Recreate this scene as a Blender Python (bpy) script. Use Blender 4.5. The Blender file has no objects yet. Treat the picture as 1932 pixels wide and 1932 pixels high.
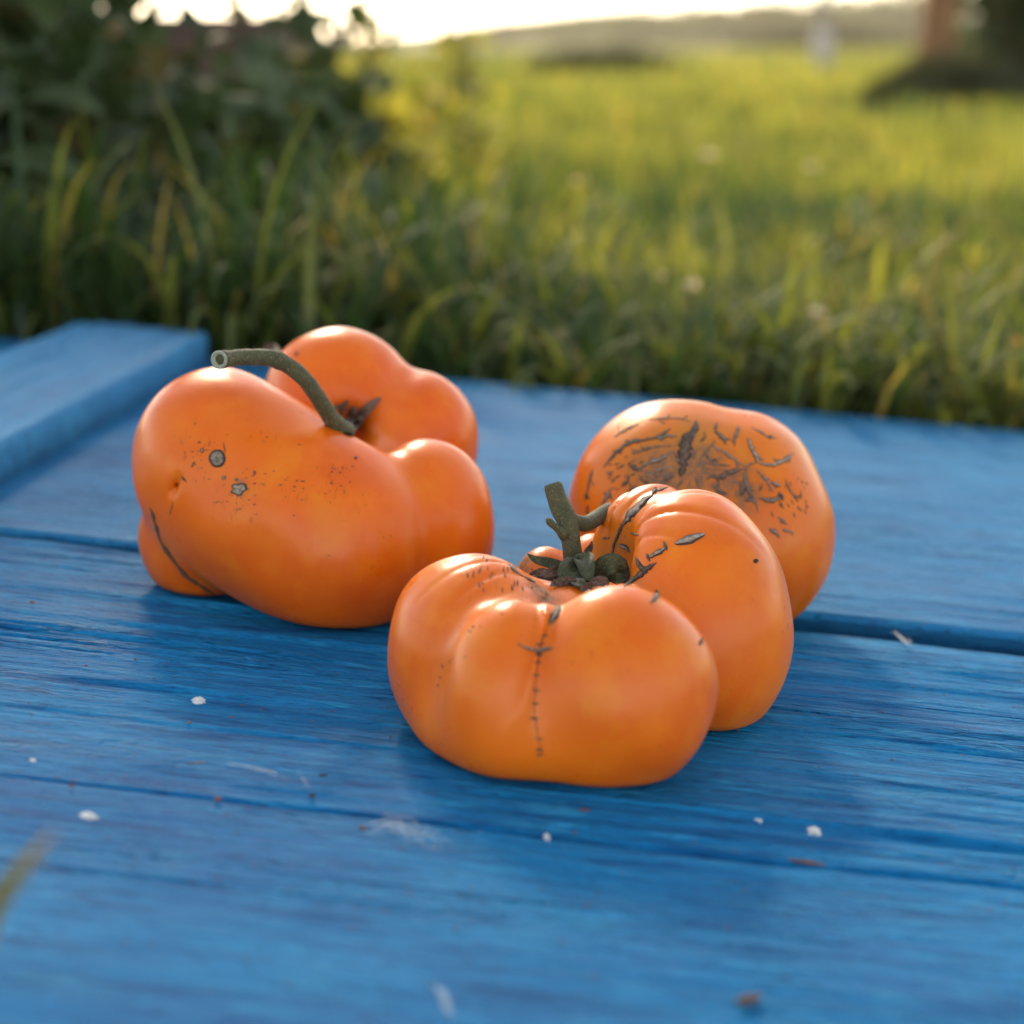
import bpy, bmesh, math, random
import numpy as np
from mathutils import Matrix, Vector

# ------------------------------------------------------------------ camera, sky, sun, exposure
SC = bpy.context.scene
COL = SC.collection
FPX = 3600.0                      # focal length in units of a 1932-pixel frame
CAM_H = 0.20
HAZE_D = 0.0006
PITCH_W = math.radians(13.75)
cam_data = bpy.data.cameras.new('camera')
cam_data.sensor_width = 36.0
cam_data.lens = 36.0 * FPX / 1932.0
cam_data.clip_start = 0.01
cam_data.clip_end = 3000.0
cam_data.dof.use_dof = True
cam_data.dof.focus_distance = 0.60
cam_data.dof.aperture_fstop = 7.2
cam = bpy.data.objects.new('camera', cam_data)
COL.objects.link(cam)
cam.location = (0, 0, CAM_H)
cam.rotation_euler = (math.radians(90) - PITCH_W, 0, 0)
SC.camera = cam

SUN_EL, SUN_AZ = math.radians(28.0), math.radians(-13.0)     # azimuth from +Y, positive to the right
world = bpy.data.worlds.new('World')
SC.world = world
world.use_nodes = True
wn = world.node_tree
wn.nodes.clear()
sky = wn.nodes.new('ShaderNodeTexSky')
sky.sky_type = 'NISHITA'
sky.sun_disc = False
sky.sun_elevation = SUN_EL
sky.sun_rotation = SUN_AZ
sky.air_density = 1.0
sky.dust_density = 0.3
sky.ozone_density = 1.0
bg = wn.nodes.new('ShaderNodeBackground')
bg.inputs['Strength'].default_value = 0.13
wo = wn.nodes.new('ShaderNodeOutputWorld')
milk = wn.nodes.new('ShaderNodeHueSaturation')               # thin evening haze: a paler, warmer sky all round
milk.inputs['Saturation'].default_value = 0.55
warm = wn.nodes.new('ShaderNodeMix'); warm.data_type = 'RGBA'; warm.blend_type = 'MULTIPLY'
warm.inputs[0].default_value = 1.0
warm.inputs[7].default_value = (1.0, 0.92, 0.80, 1.0)
wn.links.new(sky.outputs[0], milk.inputs['Color'])
wn.links.new(milk.outputs[0], warm.inputs[6])
wn.links.new(warm.outputs[2], bg.inputs[0])
wn.links.new(bg.outputs[0], wo.inputs[0])

sun_data = bpy.data.lights.new('sun', 'SUN')
sun_data.energy = 3.0
sun_data.angle = math.radians(11.0)
sun_data.color = (1.0, 0.80, 0.56)
sun = bpy.data.objects.new('sun', sun_data)
COL.objects.link(sun)
sdir = Vector((math.sin(SUN_AZ) * math.cos(SUN_EL), math.cos(SUN_AZ) * math.cos(SUN_EL), math.sin(SUN_EL)))
sun.rotation_euler = sdir.to_track_quat('Z', 'Y').to_euler()

SC.view_settings.view_transform = 'Standard'
SC.view_settings.look = 'None'
SC.view_settings.exposure = 1.74
SC.view_settings.gamma = 1.0
SC.render.engine = 'CYCLES'
SC.cycles.use_denoising = True
SC.cycles.max_bounces = 8
SC.cycles.transparent_max_bounces = 8
SC.cycles.sample_clamp_indirect = 6.0

# ------------------------------------------------------------------ frames: the door lies slightly tilted on the grass
def _unit(v):
    v = np.array(v, float)
    return v / np.linalg.norm(v)

_p, _r, _y = math.atan(879.5 / FPX), math.radians(4.29), math.radians(5.5)
_fh = np.array((-math.sin(_y), math.cos(_y), 0.0)); _rh = np.array((math.cos(_y), math.sin(_y), 0.0)); _zz = np.array((0, 0, 1.0))
FB = math.cos(_p) * _fh - math.sin(_p) * _zz
_u0 = math.sin(_p) * _fh + math.cos(_p) * _zz
RB = math.cos(_r) * _rh + math.sin(_r) * _u0
UB = -math.sin(_r) * _rh + math.cos(_r) * _u0
RW = np.array((1.0, 0, 0)); FW = np.array((0, math.cos(PITCH_W), -math.sin(PITCH_W))); UW = np.array((0, math.sin(PITCH_W), math.cos(PITCH_W)))
T3 = np.outer(RW, RB) + np.outer(UW, UB) + np.outer(FW, FB)          # board frame -> world
CAMP = np.array((0, 0, CAM_H))
TM = Matrix.Translation(Vector(CAMP)) @ Matrix([list(map(float, r)) for r in T3]).to_4x4() @ Matrix.Translation(-Vector(CAMP))

def rayb(u, v):
    """Direction (board frame, unit depth) seen at u, v of a 1932-unit frame."""
    u = np.asarray(u, float)[..., None]; v = np.asarray(v, float)[..., None]
    return (u - 966) / FPX * RB - (v - 966) / FPX * UB + FB

def pb(u, v, z):
    return CAMP + rayb(u, v) * z

def onboard(u, v, h=0.0):
    d = rayb(u, v)
    t = (h - CAM_H) / d[..., 2:3]
    return CAMP + d * t

# ------------------------------------------------------------------ helpers
def link(o, parent=None):
    COL.objects.link(o)
    if parent is not None:
        o.parent = parent
    return o

def mesh_obj(name, V, F, mat=None, parent=None, smooth=True, attrs=None, loc=None):
    me = bpy.data.meshes.new(name)
    V = np.asarray(V, float)
    if loc is not None:
        V = V - np.asarray(loc, float)
    me.from_pydata(V.tolist(), [], [tuple(map(int, f)) for f in F] if not isinstance(F, np.ndarray) else F.tolist())
    if smooth:
        me.polygons.foreach_set('use_smooth', [True] * len(me.polygons))
    if attrs:
        for k, a in attrs.items():
            at = me.attributes.new(k, 'FLOAT', 'POINT')
            at.data.foreach_set('value', np.asarray(a, np.float32))
    if mat is not None:
        me.materials.append(mat)
    me.update()
    o = bpy.data.objects.new(name, me)
    return link(o, parent)

def tag(o, label=None, cat=None, group=None, kind=None):
    if label: o['label'] = label
    if cat: o['category'] = cat
    if group: o['group'] = group
    if kind: o['kind'] = kind
    return o

def empty(name, loc=(0, 0, 0)):
    o = bpy.data.objects.new(name, None)
    o.empty_display_size = 0.02
    COL.objects.link(o)
    o.location = loc
    return o

def put_b(o, loc):
    """Place a top-level object whose own frame is the tilted board frame."""
    o.matrix_world = TM @ Matrix.Translation(Vector([float(c) for c in loc]))
    return o

def grid_faces(nu, nv, wrap=False):
    i = np.arange(nu - 1)[:, None]; J = nv if wrap else nv - 1
    j = np.arange(J)[None, :]
    j2 = (j + 1) % nv
    return np.stack([i * nv + j, i * nv + j2, (i + 1) * nv + j2, (i + 1) * nv + j], -1).reshape(-1, 4)

def _hash(ix, iy, seed):
    h = (ix.astype(np.int64) * 374761393 + iy.astype(np.int64) * 668265263 + seed * 974711) & 0x7fffffff
    h = ((h ^ (h >> 13)) * 1274126177) & 0x7fffffff
    return ((h ^ (h >> 16)) & 0xffff) / 65535.0

def vnoise(x, y, seed=0):
    x = np.asarray(x, float); y = np.asarray(y, float)
    x, y = np.broadcast_arrays(x, y)
    ix = np.floor(x); iy = np.floor(y); fx = x - ix; fy = y - iy
    ix = ix.astype(int); iy = iy.astype(int)
    fx = fx * fx * (3 - 2 * fx); fy = fy * fy * (3 - 2 * fy)
    a = _hash(ix, iy, seed); b = _hash(ix + 1, iy, seed); c = _hash(ix, iy + 1, seed); d = _hash(ix + 1, iy + 1, seed)
    return (a * (1 - fx) + b * fx) * (1 - fy) + (c * (1 - fx) + d * fx) * fy - 0.5

def spline(P, n):
    """Catmull-Rom through rows of P, n samples."""
    P = np.asarray(P, float)
    if len(P) == 2:
        t = np.linspace(0, 1, n)[:, None]
        return P[0] * (1 - t) + P[1] * t
    Q = np.vstack([2 * P[0] - P[1], P, 2 * P[-1] - P[-2]])
    t = np.linspace(0, len(P) - 1 - 1e-9, n); k = t.astype(int); s = (t - k)[:, None]
    p0, p1, p2, p3 = Q[k], Q[k + 1], Q[k + 2], Q[k + 3]
    return 0.5 * (2 * p1 + (p2 - p0) * s + (2 * p0 - 5 * p1 + 4 * p2 - p3) * s ** 2 + (-p0 + 3 * p1 - 3 * p2 + p3) * s ** 3)

def tube(path, rad, nseg=14, wob=0.0, seed=0, cap=True):
    """Tube along path (n,3) with radii (n,); returns V, F."""
    path = np.asarray(path, float); n = len(path); rad = np.broadcast_to(rad, (n,))
    tan = np.gradient(path, axis=0); tan /= np.linalg.norm(tan, axis=1)[:, None]
    ref = np.array((0.13, 0.2, 0.97)); 
    if abs(tan[0] @ ref) > .95: ref = np.array((1.0, 0.1, 0))
    a = np.cross(tan, ref); a /= np.linalg.norm(a, axis=1)[:, None]
    b = np.cross(tan, a)
    th = np.arange(nseg) / nseg * 2 * math.pi
    w = 1 + wob * 2 * vnoise(np.arange(n)[:, None] * .8, np.arange(nseg)[None, :] * 1.0, seed)
    V = path[:, None] + (a[:, None] * np.cos(th)[None, :, None] + b[:, None] * np.sin(th)[None, :, None]) * (rad[:, None] * w)[..., None]
    V = V.reshape(-1, 3); F = grid_faces(n, nseg, True).tolist()
    if cap:
        V = np.vstack([V, path[0], path[-1]]); c0, c1 = n * nseg, n * nseg + 1
        for j in range(nseg):
            F.append((c0, (j + 1) % nseg, j)); F.append((c1, (n - 1) * nseg + j, (n - 1) * nseg + (j + 1) % nseg))
    return V, F

def join(parts):
    Vs, Fs, n = [], [], 0
    for V, F in parts:
        Vs.append(np.asarray(V)); Fs += [tuple(int(i) + n for i in f) for f in F]; n += len(V)
    return np.vstack(Vs), Fs

# ------------------------------------------------------------------ node helpers
class NT:
    def __init__(s, name):
        s.mat = bpy.data.materials.new(name); s.mat.use_nodes = True
        s.t = s.mat.node_tree; s.t.nodes.clear()
        s.out = s.t.nodes.new('ShaderNodeOutputMaterial')
    def n(s, ty, **kw):
        nd = s.t.nodes.new(ty)
        for k, v in kw.items():
            if k in nd.inputs.keys() if isinstance(k, str) else False:
                s.set(nd, k, v)
            else:
                setattr(nd, k, v)
        return nd
    def set(s, nd, k, v):
        if isinstance(v, bpy.types.NodeSocket): s.t.links.new(v, nd.inputs[k])
        else: nd.inputs[k].default_value = v
    def noise(s, vec, scale, detail=4, rough=.55, dist=0.0):
        nd = s.t.nodes.new('ShaderNodeTexNoise')
        if vec is not None: s.set(nd, 'Vector', vec)
        s.set(nd, 'Scale', scale); s.set(nd, 'Detail', detail); s.set(nd, 'Roughness', rough); s.set(nd, 'Distortion', dist)
        return nd.outputs['Fac']
    def vor(s, vec, scale, feature='F1'):
        nd = s.t.nodes.new('ShaderNodeTexVoronoi'); nd.feature = feature
        s.set(nd, 'Vector', vec); s.set(nd, 'Scale', scale)
        return nd
    def scale(s, vec, x, y, z):
        nd = s.t.nodes.new('ShaderNodeVectorMath'); nd.operation = 'MULTIPLY'
        s.t.links.new(vec, nd.inputs[0]); nd.inputs[1].default_value = (x, y, z)
        return nd.outputs[0]
    def vadd(s, a, b):
        nd = s.t.nodes.new('ShaderNodeVectorMath'); nd.operation = 'ADD'
        for i, v in enumerate((a, b)):
            if isinstance(v, bpy.types.NodeSocket): s.t.links.new(v, nd.inputs[i])
            else: nd.inputs[i].default_value = v
        return nd.outputs[0]
    def m(s, op, a, b=None, c=None, clamp=False):
        nd = s.t.nodes.new('ShaderNodeMath'); nd.operation = op; nd.use_clamp = clamp
        for i, v in enumerate((a, b, c)):
            if v is None: continue
            if isinstance(v, bpy.types.NodeSocket): s.t.links.new(v, nd.inputs[i])
            else: nd.inputs[i].default_value = v
        return nd.outputs[0]
    def rng(s, v, a, b, c=0.0, d=1.0, smooth=False):
        nd = s.t.nodes.new('ShaderNodeMapRange')
        if smooth: nd.interpolation_type = 'SMOOTHSTEP'
        s.t.links.new(v, nd.inputs[0])
        for i, x in enumerate((a, b, c, d)): nd.inputs[i + 1].default_value = x
        return nd.outputs[0]
    def mix(s, f, a, b, blend='MIX'):
        nd = s.t.nodes.new('ShaderNodeMix'); nd.data_type = 'RGBA'; nd.blend_type = blend
        for k, v in ((0, f), (6, a), (7, b)):
            if isinstance(v, bpy.types.NodeSocket): s.t.links.new(v, nd.inputs[k])
            elif k == 0: nd.inputs[0].default_value = v
            else: nd.inputs[k].default_value = (*v[:3], 1.0)
        return nd.outputs[2]
    def attr(s, name):
        nd = s.t.nodes.new('ShaderNodeAttribute'); nd.attribute_name = name
        return nd
    def obj(s):
        return s.t.nodes.new('ShaderNodeTexCoord').outputs['Object']
    def bump(s, h, strength, dist, normal=None):
        nd = s.t.nodes.new('ShaderNodeBump'); s.set(nd, 'Height', h); s.set(nd, 'Strength', strength); s.set(nd, 'Distance', dist)
        if normal is not None: s.set(nd, 'Normal', normal)
        return nd.outputs[0]
    def principled(s, **kw):
        nd = s.t.nodes.new('ShaderNodeBsdfPrincipled')
        for k, v in kw.items():
            k = k.replace('_', ' ')
            if k in ('Base Color', 'Coat Tint') and not isinstance(v, bpy.types.NodeSocket): v = (*v[:3], 1.0)
            s.set(nd, k, v)
        return nd
    def finish(s, sh):
        s.t.links.new(sh if isinstance(sh, bpy.types.NodeSocket) else sh.outputs[0], s.out.inputs['Surface'])
        return s.mat
# ------------------------------------------------------------------ tomatoes: smooth unions of lobes, meshed with surface nets
def ellip(P, c, ax, r):
    q = (P - c) @ ax.T
    k0 = np.sqrt(((q / r) ** 2).sum(-1)) + 1e-9
    k1 = np.sqrt(((q / r ** 2) ** 2).sum(-1)) + 1e-9
    return k0 * (k0 - 1) / k1

def smin(a, b, k):
    h = np.maximum(k - np.abs(a - b), 0) / k
    return np.minimum(a, b) - h * h * k * .25

class Lobed:
    """lobes: (op, u, v, depth, ru, rv, rz, roll_deg, pitch_deg, k_mm); radii in frame units at that depth."""
    def __init__(s, lobes, ripple=None):
        s.L = []
        for op, u, v, z, ru, rv, rz, roll, pit, k in lobes:
            m = z / FPX
            c = pb(u, v, z)
            a = math.radians(roll); e = math.radians(pit)
            X = math.cos(a) * RB - math.sin(a) * UB          # roll > 0 turns clockwise in the picture
            Y = math.sin(a) * RB + math.cos(a) * UB
            Z = FB
            Y2 = math.cos(e) * Y + math.sin(e) * Z; Z2 = -math.sin(e) * Y + math.cos(e) * Z
            s.L.append((op, c, np.array([X, Y2, Z2]), np.array((ru, rv, rz)) * m, k * 1e-3))
        s.ripple = ripple; s.ph = lobes[0][1] * .37
    def __call__(s, P):
        d = None
        for op, c, ax, r, k in s.L:
            e = ellip(P, c, ax, r)
            if op == '+':
                d = e if d is None else smin(d, e, k)
            else:
                d = -smin(-d, e, k)
        d = d + .00019 * (np.sin(P @ np.array((210, 90, 60)) + s.ph) + np.sin(P @ np.array((-70, 160, 190)) + 2 * s.ph) + np.sin(P @ np.array((120, -150, 170)) + 3 * s.ph))
        if s.ripple is not None:
            d = d + s.ripple(P, d)
        return -smin(-d, P[..., 2] - 0.0004, 0.004)      # flat where it sits on the board
    def grad(s, P, e=2e-4):
        g = np.stack([s(P + np.eye(3)[i] * e) - s(P - np.eye(3)[i] * e) for i in range(3)], -1) / (2 * e)
        return g
    def trace(s, u, v, steps=70):
        """First hit of the view rays at u, v; returns points, depth."""
        d = rayb(u, v); sh = d.shape[:-1]; d = d.reshape(-1, 3); ln = np.linalg.norm(d, axis=1)
        t = np.full(len(d), 0.40)
        for _ in range(steps):
            f = s(CAMP + d * t[:, None])
            t = np.minimum(t + f / ln * .75, 2.0)
        return (CAMP + d * t[:, None]).reshape(*sh, 3), t.reshape(sh)
    def normal(s, P):
        g = s.grad(P); return g / (np.linalg.norm(g, axis=-1, keepdims=True) + 1e-9)

def surface_nets(sdf, cell):
    lo = np.min([c - r.max() for _, c, _, r, _ in sdf.L if _ is not None] , axis=0) - 3 * cell
    hi = np.max([c + r.max() for _, c, _, r, _ in sdf.L if _ is not None], axis=0) + 3 * cell
    lo[2] = -3 * cell
    n = np.ceil((hi - lo) / cell).astype(int)
    X, Y, Z = [lo[i] + np.arange(n[i]) * cell for i in range(3)]
    P = np.stack(np.meshgrid(X, Y, Z, indexing='ij'), -1)
    D = sdf(P)
    S = D < 0
    corners = [(i, j, k) for i in (0, 1) for j in (0, 1) for k in (0, 1)]
    sl = lambda A, i, j, k: A[i:n[0] - 1 + i, j:n[1] - 1 + j, k:n[2] - 1 + k]
    cnt = sum(sl(S, *c).astype(int) for c in corners)
    act = (cnt > 0) & (cnt < 8)
    idx = -np.ones(act.shape, int); idx[act] = np.arange(act.sum())
    I = np.argwhere(act)
    acc = np.zeros((len(I), 3)); num = np.zeros(len(I))
    ca = np.array(corners)
    for a in range(8):
        for b in range(a + 1, 8):
            if np.abs(ca[a] - ca[b]).sum() != 1: continue
            da = D[tuple((I + ca[a]).T)]; db = D[tuple((I + ca[b]).T)]
            x = (da < 0) != (db < 0)
            t = np.where(x, da / np.where(x, da - db, 1), 0)
            acc += np.where(x[:, None], ca[a] + (ca[b] - ca[a]) * t[:, None], 0); num += x
    V = lo + (I + acc / num[:, None]) * cell
    F = []
    for ax in range(3):
        o1, o2 = [(1, 2), (2, 0), (0, 1)][ax]
        A = S; sh = [slice(0, n[i]) for i in range(3)]
        s0 = list(sh); s1 = list(sh); s0[ax] = slice(0, n[ax] - 1); s1[ax] = slice(1, n[ax])
        cr = A[tuple(s0)] != A[tuple(s1)]
        E = np.argwhere(cr)
        ok = (E[:, o1] > 0) & (E[:, o2] > 0) & (E[:, o1] < n[o1] - 1) & (E[:, o2] < n[o2] - 1)
        E = E[ok]
        ins = A[tuple(E.T)]
        u = np.eye(3, dtype=int)
        q = [idx[tuple((E - d).T)] for d in (0 * u[0], u[o1], u[o1] + u[o2], u[o2])]
        q = np.stack(q, -1)
        q = np.where(ins[:, None], q, q[:, ::-1])
        F.append(q)
    F = np.vstack(F)
    for _ in range(3):
        d = sdf(V); g = sdf.grad(V)
        V = V - g * (d / ((g ** 2).sum(-1) + 1e-6))[:, None] * .8
    return V, F

# front tomato
LOBES_FRONT = [
    ('+', 1110, 1260, .585, 250, 170, 200, 0, 0, 1),
    ('+', 904, 1250, .571, 172, 208, 195, -14, 0, 10),     # left lobe
    ('+', 964, 1292, .539, 122, 160, 130, 6, 0, 7),        # front left lobe
    ('+', 1165, 1300, .541, 188, 192, 165, 8, 0, 9),       # front lobe
    ('+', 1002, 1385, .552, 186, 86, 170, 0, 0, 14),       # the lobes run together underneath
    ('+', 1320, 1160, .600, 172, 240, 190, -8, 15, 3),     # big right lobe
    ('+', 1216, 1048, .620, 104, 142, 110, 20, 0, 4),      # its upper-left rib
    ('+', 1110, 1112, .645, 75, 106, 80, 10, 0, 3),        # small lobes at the back
    ('+', 1030, 1112, .640, 62, 82, 70, 0, 0, 3),
    ('-', 1105, 1068, .600, 88, 100, 95, 0, 0, 10),        # stem cavity
    ('-', 1032, 1165, .512, 9, 56, 60, 14, 0, 11),          # notch at the head of the front seam
]
# left tomato
LOBES_LEFT = [
    ('+', 428, 888, .680, 174, 197, 175, -20, 0, 6),
    ('+', 636, 1020, .669, 186, 182, 180, 24, 0, 34),
    ('+', 590, 990, .705, 230, 180, 210, 10, 0, 1),
    ('+', 640, 755, .745, 142, 138, 130, 0, 0, 10),
    ('+', 785, 830, .745, 119, 132, 120, 0, 0, 6),
    ('+', 690, 850, .728, 92, 84, 90, 0, 0, 16),
    ('+', 386, 1012, .694, 122, 134, 130, 0, 0, 5),
    ('+', 806, 995, .686, 127, 168, 150, 0, 0, 6),
    ('-', 652, 812, .712, 22, 26, 50, 0, 0, 16),
    ('-', 335, 916, .654, 4, 14, 40, 24, 0, 4),
]
# right tomato
LOBES_RIGHT = [
    ('+', 1320, 1000, .705, 225, 212, 170, 0, 0, 1),
    ('+', 1212, 955, .705, 136, 160, 160, 0, 0, 10),
    ('+', 1275, 882, .712, 126, 118, 150, 0, 0, 16),
    ('+', 1405, 908, .712, 118, 132, 150, 0, 0, 5),
    ('+', 1438, 1006, .705, 122, 158, 160, -10, 0, 14),
    ('-', 1300, 900, .650, 120, 90, 95, 0, 0, 20),
    ('-', 1296, 835, .658, 6, 52, 60, 12, 20, 5),           # the deep dark cleft
]

def ribs(center, axis, spans, freq, amp, r0, r1, seed):
    """Shallow ribs that run out of the stem cavity."""
    ax = _unit(axis); e1 = _unit(np.cross(ax, (0.1, 1, 0.2))); e2 = np.cross(ax, e1)
    # zero angle points to the right of the picture
    def f(P, d):
        q = P - center
        x = q @ e1; y = q @ e2; th = np.arctan2(y, x)
        rr = np.sqrt(x * x + y * y)
        w = np.clip((rr - r0 * .4) / (r0 * .6), 0, 1) * np.clip((r1 - rr) / (r1 - r0), 0, 1)
        ph = th * freq / 2 + 1.1 * vnoise(th * 2.5, rr * 25, seed) + seed
        a = (1 - np.abs(np.cos(ph))) ** 2.4 * (.75 + .9 * vnoise(th * 3.1, rr * 0 + 2.0, seed + 2)) * 2
        return amp * w * a
    return f
# ------------------------------------------------------------------ terrain: flat meadow, dished under the platform
NB = T3 @ np.array((0, 0, 1.0)); P0 = TM @ Vector((0, 0, 0)); P0 = np.array(P0)
def plane_z(x, y):
    return P0[2] - (NB[0] * (x - P0[0]) + NB[1] * (y - P0[1])) / NB[2]
def ground_z(x, y):
    x = np.asarray(x, float); y = np.asarray(y, float)
    near = np.clip(1.6 - np.hypot(x * .9, (y - .6)) , 0, 1)
    near = near * near * (3 - 2 * near)
    zp = np.clip(plane_z(x, y) - 0.034, -.16, .04)
    bumps = .02 * vnoise(x * .9, y * .9, 3) + .25 * vnoise(x * .05, y * .05, 4) * np.clip((y - 8) / 40, 0, 1)
    return zp * near + (1 - near) * (-.062 + bumps)

def wpt(u, v, d):
    """World point at forward distance d (metres along +Y) seen at u, v."""
    r = (u - 966) / FPX * RW - (v - 966) / FPX * UW + FW
    return CAMP + r * (d / r[1])

def big_mesh(name, V, Q, mat, attrs=None, parent=None, smooth=True):
    """Fast mesh from numpy arrays of quads or triangles."""
    me = bpy.data.meshes.new(name)
    V = np.asarray(V, np.float32); Q = np.asarray(Q, np.int32); k = Q.shape[1]
    me.vertices.add(len(V)); me.vertices.foreach_set('co', V.ravel())
    me.loops.add(Q.size); me.loops.foreach_set('vertex_index', Q.ravel())
    me.polygons.add(len(Q)); me.polygons.foreach_set('loop_start', np.arange(len(Q), dtype=np.int32) * k)
    me.polygons.foreach_set('use_smooth', np.full(len(Q), smooth))
    if attrs:
        for a, val in attrs.items():
            me.attributes.new(a, 'FLOAT', 'POINT').data.foreach_set('value', np.asarray(val, np.float32))
    me.update(calc_edges=True); me.validate()
    me.materials.append(mat)
    return link(bpy.data.objects.new(name, me), parent)

# ground
t = NT('meadow_soil')
co = t.obj()
n1 = t.noise(co, 1.3, 6, .6); n2 = t.noise(co, .09, 4, .6)
c = t.mix(t.rng(n1, .35, .65), (.028, .026, .010), (.055, .055, .016))
c = t.mix(t.rng(n2, .35, .68), c, (.075, .070, .022))
M_SOIL = t.finish(t.principled(Base_Color=c, Roughness=.95, Normal=t.bump(t.noise(co, 9, 8, .7), .8, .05)))
def axis_pts(a, b, n, p): 
    s = np.linspace(-1, 1, n); return np.sign(s) * np.abs(s) ** p
gx = np.sign(np.linspace(-1, 1, 121)) * np.abs(np.linspace(-1, 1, 121)) ** 4 * 380
gy = -3 + np.linspace(0, 1, 170) ** 3.2 * 400
X, Y = np.meshgrid(gx, gy, indexing='ij')
V = np.stack([X, Y, ground_z(X, Y)], -1).reshape(-1, 3)
g = big_mesh('ground', V, grid_faces(121, 170)[:, ::-1], M_SOIL); tag(g, 'meadow soil under the grass reaching to the far trees', None, None, 'structure')

# ------------------------------------------------------------------ blue platform
def paint(name, seed, hi=1.0, pale=0.0):
    t = NT(name); co = t.vadd(t.obj(), (seed * 3.7, seed * 1.9, 0))
    grain = t.noise(t.scale(co, 42, 400, 42), 1.0, 6, .62, .6)
    fine = t.noise(t.scale(co, 170, 1500, 170), 1.0, 4, .65, .5)
    blot = t.noise(t.scale(co, 7, 16, 7), 1.0, 5, .6)
    c = t.mix(t.rng(blot, .34, .66), (.003, .138, .375), (.010, .225, .50))
    c = t.mix(t.m('MULTIPLY', t.rng(grain, .53, .66), .6), c, (.04, .34, .60))
    c = t.mix(t.m('MULTIPLY', t.rng(fine, .53, .66), .7), c, (.003, .040, .140))
    mott = t.noise(t.scale(co, 20, 190, 20), 1.0, 5, .65, .5)
    c = t.mix(t.m('MULTIPLY', t.rng(mott, .50, .66), .72), c, (.002, .060, .21))
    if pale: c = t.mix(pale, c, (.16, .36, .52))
    cr = t.vor(t.vadd(t.scale(co, 45, 330, 45), (0, 0, 0)), 1.0, 'DISTANCE_TO_EDGE').outputs['Distance']
    crm = t.m('MULTIPLY', t.rng(cr, .0, .07, 1.0, 0.0), t.rng(t.noise(t.scale(co, 9, 30, 9), 1, 3), .48, .60))
    wear = t.m('MULTIPLY', t.rng(t.noise(t.scale(co, 22, 60, 22), 1, 6, .7), .70, .74), t.rng(t.noise(co, 14, 2), .5, .65))
    c = t.mix(t.m('MULTIPLY', wear, .55), c, (.26, .29, .32))
    dirt = t.rng(t.noise(t.scale(co, 60, 150, 60), 1, 3, .6), .735, .77)
    c = t.mix(t.m('MULTIPLY', dirt, .6), c, (.10, .045, .025))
    r = t.rng(t.noise(t.scale(co, 12, 60, 12), 1, 4), .3, .7, .46, .64)
    h = t.m('ADD', t.m('MULTIPLY', grain, .9), t.m('MULTIPLY', fine, .55))
    h = t.m('ADD', h, t.m('MULTIPLY', t.noise(t.scale(co, 420, 900, 420), 1, 3), .30))
    h = t.m('ADD', h, t.m('MULTIPLY', crm, -.5)); h = t.m('ADD', h, t.m('MULTIPLY', mott, .5))
    b = t.bump(h, 1.0 * hi, .0021)
    return t.finish(t.principled(Base_Color=c, Roughness=r, Specular_IOR_Level=.08, Normal=b))

def relief(x, y, seed, amp, ncrack=16, cracks=()):
    """Height of weathered softwood grain under paint, metres."""
    warp = .013 * vnoise(x * 3.2, y * 7, seed) + .004 * vnoise(x * 11, y * 30, seed + 1) + .0012 * vnoise(x * 40, y * 60, seed + 2)
    ph = (y + warp) * 95
    fr = ph - np.floor(ph)
    row = np.floor(ph)
    tooth = np.where(fr < .86, fr / .86, (1 - fr) / .14)
    mod = np.clip(.25 + 1.5 * vnoise(x * 3.5, row * .77 + 3, seed + 3) + .5 * vnoise(x * 14, row * 1.3, seed + 4), 0, 1.2)
    h = .00075 * tooth * mod
    h = h + .00036 * vnoise(x * 9, (y + warp) * 260, seed + 5) + .00030 * vnoise(x * 45, (y + warp) * 640, seed + 6)
    h = h + .0009 * vnoise(x * 2, y * 16, seed + 7)
    rng = np.random.RandomState(seed)
    y0, y1 = y.min(), y.max()
    cs = list(cracks) + [(rng.uniform(-.35, .35), rng.uniform(y0 + .01, y1 - .01), rng.uniform(.03, .16), rng.uniform(.0004, .0009), rng.uniform(.0008, .0022)) for _ in range(ncrack)]
    for i, (cx, cy, half, w, dep) in enumerate(cs):
        line = cy + .0022 * vnoise(x * 18, cx * 50, seed + 20 + i) + .0010 * vnoise(x * 70, cx * 50, seed + 60 + i)
        win = np.clip(1 - np.abs(x - cx) / half, 0, 1); win = np.sqrt(win)
        dy = y - line
        h = h - dep * win * np.exp(-(dy / (w * (.4 + .6 * win) + 1e-5)) ** 4)
        h = h + .35 * dep * win * np.exp(-((dy + 2.2 * w) / (1.8 * w)) ** 2)
    return h * amp

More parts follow.
